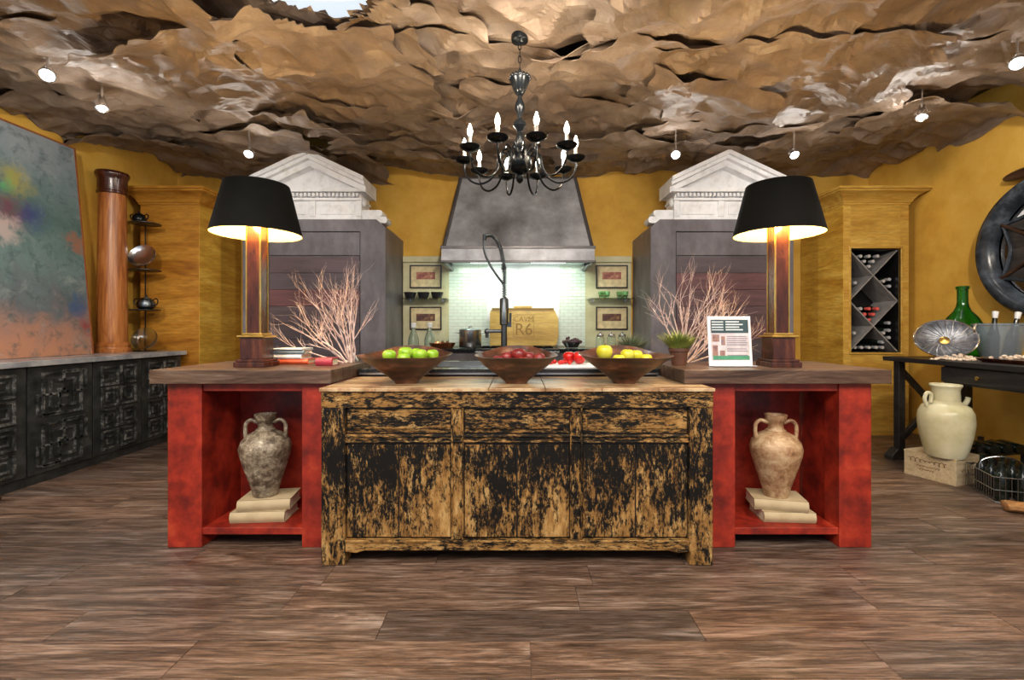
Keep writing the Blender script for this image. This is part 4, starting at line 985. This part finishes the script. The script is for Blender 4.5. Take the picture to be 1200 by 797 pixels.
for x, y, z, r, l in ((.01, 2.44, zb+.002, .040, 'dark red fruit highest in the middle bowl'), (-.055, 2.45, zb-.012, .034, 'dark red fruit left of centre in the middle bowl'), (.062, 2.46, zb-.012, .033, 'dark red fruit right of centre in the middle bowl'),
                      (-.10, 2.42, zb-.025, .030, 'dark red fruit at the left end of the middle bowl'), (.118, 2.44, zb-.015, .031, 'orange red fruit at the right end of the middle bowl'), (.03, 2.38, zb-.028, .030, 'dark red fruit low at the front of the middle bowl'), (-.02, 2.53, zb-.008, .034, 'dark red fruit at the back of the middle bowl')):
    fruit((x, y, z), r, M['rapple'], l, 'pomegranate', 'fruit')
fruit((.345, 3.08, .958), .042, M['tomato'], 'glossy red tomato on the sink counter, left of the pair', 'tomato', 'tomato')
fruit((.405, 3.02, .960), .044, M['tomato'], 'glossy red tomato on the sink counter, right of the pair', 'tomato', 'tomato')
for k in range(7):
    fruit((.205+.022*k+random.uniform(-.006, .006), 2.98+.03*(k % 3), .933), .015, M['tomato'], ('leftmost', 'second', 'third', 'fourth', 'fifth', 'sixth', 'rightmost')[k]+' from the left of the small red tomatoes beside the two large ones' if 0 < k < 6 else ('leftmost' if k == 0 else 'rightmost')+' of the small red tomatoes beside the two large ones', 'cherry_tomato', 'tomato', 'small tomatoes on the sink counter')

# ================================================================ URNS AND BOOKS IN THE RED CABINETS
def book(loc, rz, d, label, mat, group=None):
    t = thing('book', label, 'book', loc, rz, group); w_, dp, h = d; k = .004
    MB().box(-w_/2+.004, w_/2-.006, -dp/2+.005, dp/2-.005, k, h-k).build('pages', M['page'], t)
    MB().box(-w_/2, w_/2, -dp/2, dp/2, 0, k).box(-w_/2, w_/2, -dp/2, dp/2, h-k, h).build('cover', mat, t)
    pr = [(-w_/2-.0, 0)]+[(-w_/2-.010*math.sin(math.pi*i/8), h*i/8) for i in range(1, 8)]+[(-w_/2, h), (-w_/2+.005, h), (-w_/2+.005, 0)]
    # rounded spine along the front edge
    MB().prism([(-dp/2-.010*math.sin(math.pi*i/8), h*i/8) for i in range(9)]+[(-dp/2+.004, h), (-dp/2+.004, 0)], -w_/2, w_/2, 'x').build('spine', mat, t)
    return t
book((-1.405, 2.60, .103), R(4), (.285, .19, .058), 'oat coloured book under another beneath the silvery urn', M['bookc'])
book((-1.385, 2.61, .162), R(8), (.27, .18, .058), 'oat coloured book directly beneath the silvery urn', M['bookc'])
book((1.475, 2.60, .103), R(-4), (.27, .19, .055), 'oat coloured book under another beneath the tan urn', M['bookc'])
book((1.450, 2.61, .159), R(-12), (.27, .18, .058), 'oat coloured book directly beneath the tan urn', M['bookc'])
def urn(loc, label, mat, rz, k=1.0):
    t = thing('clay_urn', label, 'urn', loc, rz)
    MB().lathe([(.001, 0), (.060, 0), (.065, .012), (.068, .03), (.086, .09), (.112, .17), (.129, .23), (.134, .268), (.124, .305), (.095, .338), (.058, .357), (.042, .366), (.038, .385), (.042, .41), (.052, .425), (.056, .44), (.058, .452), (.046, .452), (.040, .43), (.031, .40), (.031, .37)], n=44, caps=False).build('body', mat, t, angle=60)
    for s in (-1, 1):
        MB().tube(bez([(s*.042, 0, .405), (s*.078, 0, .418), (s*.103, 0, .40), (s*.108, 0, .365), (s*.105, 0, .32)], 20), .0105, 8).build('handle', mat, t)
    for z in (.364, .425): MB().lathe([(.047, -.006), (.053, 0), (.047, .006)], (0, 0, z), 36).build('collar_ring', mat, t)
urn((-1.407, 2.602, .221), 'silvery crusted clay urn with two handles in the left red cabinet', M['urn_l'], R(6))
urn((1.447, 2.602, .218), 'tan clay urn with two handles in the right red cabinet', M['urn_r'], R(-8))

# ================================================================ THINGS ON THE WORKTOPS
book((-1.36, 2.86, .936), R(3), (.20, .14, .030), 'orange spined book at the bottom of the stack beside the left lamp', M['orange_b'])
book((-1.385, 2.86, .967), R(-2), (.19, .14, .026), 'white book in the middle of the stack beside the left lamp', M['white_b'])
book((-1.37, 2.86, .994), R(1), (.18, .13, .026), 'grey book second from the top beside the left lamp', M['grey_b'])
book((-1.38, 2.86, 1.021), R(-1), (.19, .14, .010), 'thin white book on top of the stack beside the left lamp', M['white_b'])
book((-1.10, 2.70, .936), R(-6), (.10, .08, .045), 'small crimson book near the inner end of the left worktop', M['red_b'])
t = thing('glass_cup', 'small greenish glass cup with a white handled tool on the left worktop', 'cup', (-1.02, 2.95, .936))
MB().lathe([(.001, 0), (.022, 0), (.028, .05), (.026, .05), (.020, .004)], n=20, caps=False).build('cup_body', M['cglass'], t)
MB().tube([(.01, 0, .01), (-.055, 0, .10)], [.006, .009], 8).build('white_handle', M['white_b'], t)

def branches(loc, sgn, label):
    t = thing('branch_arrangement', label, 'branches', loc)
    rg_ = random.Random(21)
    def grow(m, p, d, L, r, depth):
        n = 5; pts = [Vector(p)]; rr_ = [r]; q = Vector(p); dd = Vector(d).normalized()
        for i in range(n):
            dd = (dd+Vector((rg_.gauss(0, .13), rg_.gauss(0, .10), rg_.gauss(0, .10)+.03))).normalized()
            q = q+dd*L/n; pts.append(q.copy()); rr_.append(r*(1-.55*(i+1)/n))
        m.tube(pts, rr_, 5)
        if depth > 0:
            for k in range(5 if depth > 1 else 4):
                i = rg_.randint(2, n); a = pts[i]; ax = Vector((rg_.gauss(0, 1), rg_.gauss(0, .6), rg_.gauss(0, 1)))
                nd = (dd*1.0+ax*.42+Vector((0, 0, .12))).normalized()
                grow(m, a, nd, L*rg_.uniform(.42, .62), rr_[i]*.72, depth-1)
        else: m.ell(tuple(q), (r*.9, r*.9, r*1.3), 5, 4)
    for k in range(13):
        u = k/12
        ang = R(100-80*u) ; L = (.44-.12*u)*rg_.uniform(.85, 1.05)
        d = (-sgn*math.cos(ang), rg_.uniform(-.12, .12), math.sin(ang)); m = MB()
        grow(m, (sgn*.01-sgn*.05*u, rg_.uniform(-.03, .03), .0), d, L, .0056, 2)
        m.build('branch', M['twig'], t)
branches((-1.03, 2.90, .938), 1, 'fan of pinkish white bare branches on the left worktop')
branches((1.03, 2.90, .938), -1, 'fan of pinkish white bare branches on the right worktop')

def plant(loc, label, mat, pot, r, h, n, spread):
    t = thing('potted_plant', label, 'plant', loc); g = random.Random(int(loc[0]*100))
    MB().lathe([(.001, 0), (r*.72, 0), (r*.95, h*.8), (r*1.05, h*.82), (r*1.05, h), (r*.92, h), (r*.85, h*.8), (.001, h*.8)], n=24, caps=False).build('pot', pot, t)
    m = MB()
    for k in range(n):
        a = g.uniform(0, 6.28); q = g.random()**.6; L = g.uniform(.07, .13)*spread; lean = q*1.0
        d = Vector((math.cos(a)*lean, math.sin(a)*lean, 1)).normalized(); b = Vector((math.cos(a)*r*.7*q, math.sin(a)*r*.7*q, h*.8))
        e = b+d*L+Vector((math.cos(a), math.sin(a), -.4))*L*.12; w_ = Vector((-math.sin(a), math.cos(a), 0))*.0022; mid = b+d*L*.55
        m.add([tuple(b-w_), tuple(b+w_), tuple(mid+w_*1.2), tuple(mid-w_*1.2), tuple(e)], [(0, 1, 2, 3), (3, 2, 4)])
    stuff(m.build('foliage', mat, t, smooth=False))
plant((.945, 2.72, .936), 'dark clay pot of spiky yellow green grass on the right worktop', M['grass'], M['terra'], .055, .10, 520, 1.15)
plant((.80, 3.25, .906), 'low pot of grey green leafy herb behind the grass pot', M['sage'], M['terra'], .05, .08, 420, 1.35)

t = thing('sign_holder', 'white acrylic stand with a dark headed information sheet on the right worktop', 'sign', (1.205, 2.62, .936)); 
t.rotation_euler = (R(-6), 0, 0); w_, h = .245, .285
MB().box(-w_/2, w_/2, 0, .004, 0, h).build('frame', M['acrylic'], t, bevel=.001)
MB().box(-w_/2, w_/2, -.05, .05, 0, .003).build('stand_foot', M['acrylic'], t)
MB().box(-w_/2+.014, w_/2-.014, -.002, 0, .035, h-.018).build('sheet', M['pagew'], t)
MB().box(-w_/2+.018, w_/2-.016, -.004, -.002, h-.095, h-.020).build('header', M['teal'], t)
tx = MB()
for i in range(4): tx.box(-.10, -.035, -.005, -.004, h-.036-i*.015, h-.030-i*.015)
for i in range(4): tx.box(-.022, .055+.02*(i % 2), -.005, -.004, h-.036-i*.015, h-.029-i*.015)
tx.build('header_text', M['textw'], t)
tx = MB()
for i in range(11):
    if i not in (5, 8): tx.box(-.018, .092+.006*(i % 2), -.003, -.002, h-.118-i*.0118, h-.113-i*.0118)
tx.build('body_text', M['text'], t)
MB().box(-.10, -.06, -.003, -.002, h-.145, h-.105).box(-.05, -.028, -.003, -.002, h-.165, h-.115).box(-.10, -.07, -.003, -.002, h-.225, h-.165).box(-.06, -.03, -.003, -.002, h-.23, h-.195).build('photo', M['photo1'], t)
MB().box(-.10, w_/2-.016, -.004, -.002, .038, .060).build('footer_band', M['greenp'], t)

# ================================================================ NICHE: pictures, shelves, bottles, board, pot
def picture(cx, cz, label, mat):
    t = thing('framed_picture', label, 'picture', (cx, WB-.052, cz)); a, b = .195, .142
    MB().box(-a, a, -.02, 0, b-.016, b).box(-a, a, -.02, 0, -b, -b+.016).box(-a, -a+.016, -.02, 0, -b+.016, b-.016).box(a-.016, a, -.02, 0, -b+.016, b-.016).build('frame', M['pframe'], t)
    MB().box(-a+.016, a-.016, -.010, 0, -b+.016, b-.016).build('mat_board', M['mat_board'], t, smooth=False)
    MB().box(-.115, .115, -.012, -.010, -.045+.012, .055).build('print', mat, t, smooth=False)
picture(-1.12, 1.785, 'upper black framed picture left of the range, faded reddish print', M['print_r'])
picture(-1.12, 1.275, 'lower black framed picture left of the range, dark print', M['print_k'])
picture(1.16, 1.785, 'upper black framed picture right of the range, row of red shapes', M['print_r'])
picture(1.16, 1.275, 'lower black framed picture right of the range, brown and black print', M['print_k'])
def gshelf(cx, label):
    t = thing('glass_shelf', label, 'shelf', (cx, WB-.05, 1.50)); MB().box(-.27, .27, -.20, 0, 0, .010).build('pane', M['cglass'], t)
    for s in (-1, 1): MB().box(s*.2-.012, s*.2+.012, -.05, 0, -.025, 0).build('bracket', M['steel'], t)
gshelf(-1.10, 'glass wall shelf under three black bowls, left of the range'); gshelf(1.12, 'glass wall shelf under two green glasses, right of the range')
for k, x in enumerate((-1.29, -1.13, -.965)):
    o = MB().lathe([(.001, 0), (.05, 0), (.068, .05), (.076, .075), (.071, .075), (.06, .04), (.001, .008)], n=24, caps=False).build('black_bowl', M['black']); o.location = (x, WB-.15, 1.511)
    tag(o, ['black bowl at the left end of the left glass shelf', 'black bowl in the middle of the left glass shelf', 'black bowl at the right end of the left glass shelf'][k], 'bowl')
for k, x in enumerate((1.05, 1.27)):
    o = MB().lathe([(.001, 0), (.055, 0), (.068, .05), (.072, .085), (.068, .085), (.06, .04), (.001, .008)], n=24, caps=False).build('green_tumbler', glass('pale_green_glass', (.55, .85, .60), .1)); o.location = (x, WB-.15, 1.511)
    tag(o, ['pale green glass bowl at the left of the right glass shelf', 'pale green glass bowl at the right of the right glass shelf'][k], 'glass')
for k, x in enumerate((-1.185, -1.00)):
    t = thing('milk_bottle', ['clear glass bottle with white cap, left of the pair under the lower picture', 'clear glass bottle with white cap, right of the pair under the lower picture'][k], 'bottle', (x, 5.32, .926))
    MB().lathe([(.001, 0), (.055, 0), (.06, .01), (.06, .10), (.045, .15), (.024, .20), (.022, .245), (.020, .245), (.020, .20), (.04, .15), (.055, .10), (.055, .012), (.001, .010)], n=26, caps=False).build('glass_body', M['milk'], t)
    MB().lathe([(.026, .235), (.028, .24), (.028, .285), (.022, .29)], n=18).build('cap', M['white_b'], t)
t = thing('copper_pan', 'shallow orange copper pan holding small jars on the left back counter', 'pan', (-.86, 5.35, .926))
MB().lathe([(.001, 0), (.12, 0), (.15, .05), (.155, .06), (.148, .06), (.115, .01), (.001, .01)], n=28, caps=False).build('pan_body', M['copper'], t)
for k, x in enumerate((-.06, .0, .06)): MB().lathe([(.016, .012), (.018, .06), (.012, .085), (.012, .10)], (x, 0, 0), 12).build('small_jar', M['cglass'], t)
t = thing('stock_pot', 'shiny steel stock pot on the range beside the honey board', 'pot', (-.545, 5.40, .93))
MB().lathe([(.001, 0), (.125, 0), (.13, .01), (.13, .20), (.135, .205), (.126, .205), (.122, .01), (.001, .01)], n=36, caps=False).build('pot_body', M['steel'], t)
MB().lathe([(.133, .205), (.12, .215), (.03, .228), (.02, .23), (.02, .245), (.004, .25)], n=28).build('lid', M['steel'], t)
for s in (-1, 1): MB().tube(bez([(s*.128, -.04, .165), (s*.165, -.03, .17), (s*.165, .03, .17), (s*.128, .04, .165)], 12), .006, 6).build('handle', M['chrome'], t)
t = thing('engraved_board', 'honey coloured wooden board with engraved letters leaning behind the range', 'board', (.07, 5.60, .93)); t.rotation_euler = (R(-5), 0, 0)
W_ = M['boardw']
MB().prism([(-.40, .02), (-.37, 0), (.37, 0), (.41, .03), (.43, .14), (.43, .34), (.385, .44), (.37, .455), (-.37, .455), (-.39, .44), (-.40, .40)], 0, .022, 'y').build('panel', W_, t, bevel=.003)
MB().box(-.375, .375, -.012, .026, .45, .468).build('top_edge', M['engrave'], t); MB().box(-.375, .375, -.012, .0, .0, .016).build('bottom_edge', M['engrave'], t)
MB().box(-.11, .11, -.010, .02, .468, .495).build('handle', W_, t, bevel=.006)
MB().box(-.115, .135, -.002, .0, .385, .389).box(-.115, .135, -.002, .0, .115, .119).box(-.115, -.111, -.002, 0, .115, .389).box(.131, .135, -.002, 0, .115, .389).build('engraved_border', M['engrave'], t)
def text(s, size, loc, parent, mat, name):
    c = bpy.data.curves.new(name, 'FONT'); c.body = s; c.size = size; c.extrude = .0012; c.align_x = 'CENTER'
    tmp = bpy.data.objects.new('tmp', c); C.objects.link(tmp); bpy.context.view_layer.update(); me = bpy.data.meshes.new_from_object(tmp.evaluated_get(bpy.context.evaluated_depsgraph_get())); bpy.data.objects.remove(tmp); me.materials.clear(); me.materials.append(mat)
    o = bpy.data.objects.new(name, me); C.objects.link(o); o.parent = parent; o.location = loc; o.rotation_euler = (R(90), 0, 0); return o
text('CAVM', .088, (.01, -.001, .305), t, M['engrave'], 'engraved_letters'); text('R6', .20, (.01, -.001, .145), t, M['engrave'], 'engraved_letters')

t = thing('dark_bouquet', 'small steel bowl of dark berries and leaves on the right of the range', 'bowl', (.63, 5.38, .93))
MB().lathe([(.001, 0), (.07, 0), (.10, .05), (.105, .06), (.098, .06), (.068, .01), (.001, .01)], n=24, caps=False).build('bowl_body', M['steel'], t)
m = MB(); g = random.Random(4)
for k in range(60):
    a = g.uniform(0, 6.28); q = g.random()**.5*.11; m.ell((q*math.cos(a), q*math.sin(a)*.8, .06+g.random()*.075*(1-q/.13)), (.016, .016, .016), 7, 5)
stuff(m.build('berry', mottle('dark_berries', [(.02,.012,.02), (.10,.03,.05), (.05,.09,.04)], 20, .3), t))
for k, (x, l) in enumerate(((.96, 'left glass jar with lid on the right back counter'), (1.09, 'middle glass jar with lid on the right back counter'), (1.215, 'right glass jar with lid on the right back counter'))):
    t = thing('glass_jar', l, 'jar', (x, 5.38, .926))
    MB().lathe([(.001, 0), (.045, 0), (.05, .01), (.05, .12), (.04, .13), (.036, .13), (.046, .118), (.046, .012), (.001, .010)], n=24, caps=False).build('jar_body', M['cglass'], t)
    MB().lathe([(.044, .132), (.046, .138), (.044, .155), (.01, .165), (.012, .18), (.004, .185)], n=20).build('lid', M['chrome'], t)
t = thing('copper_pan', 'small copper bowl beside the jars on the right back counter', 'bowl', (1.215, 5.22, .926))
MB().lathe([(.001, 0), (.06, 0), (.085, .06), (.09, .075), (.084, .075), (.055, .01), (.001, .01)], n=24, caps=False).build('bowl_body', M['copper'], t)
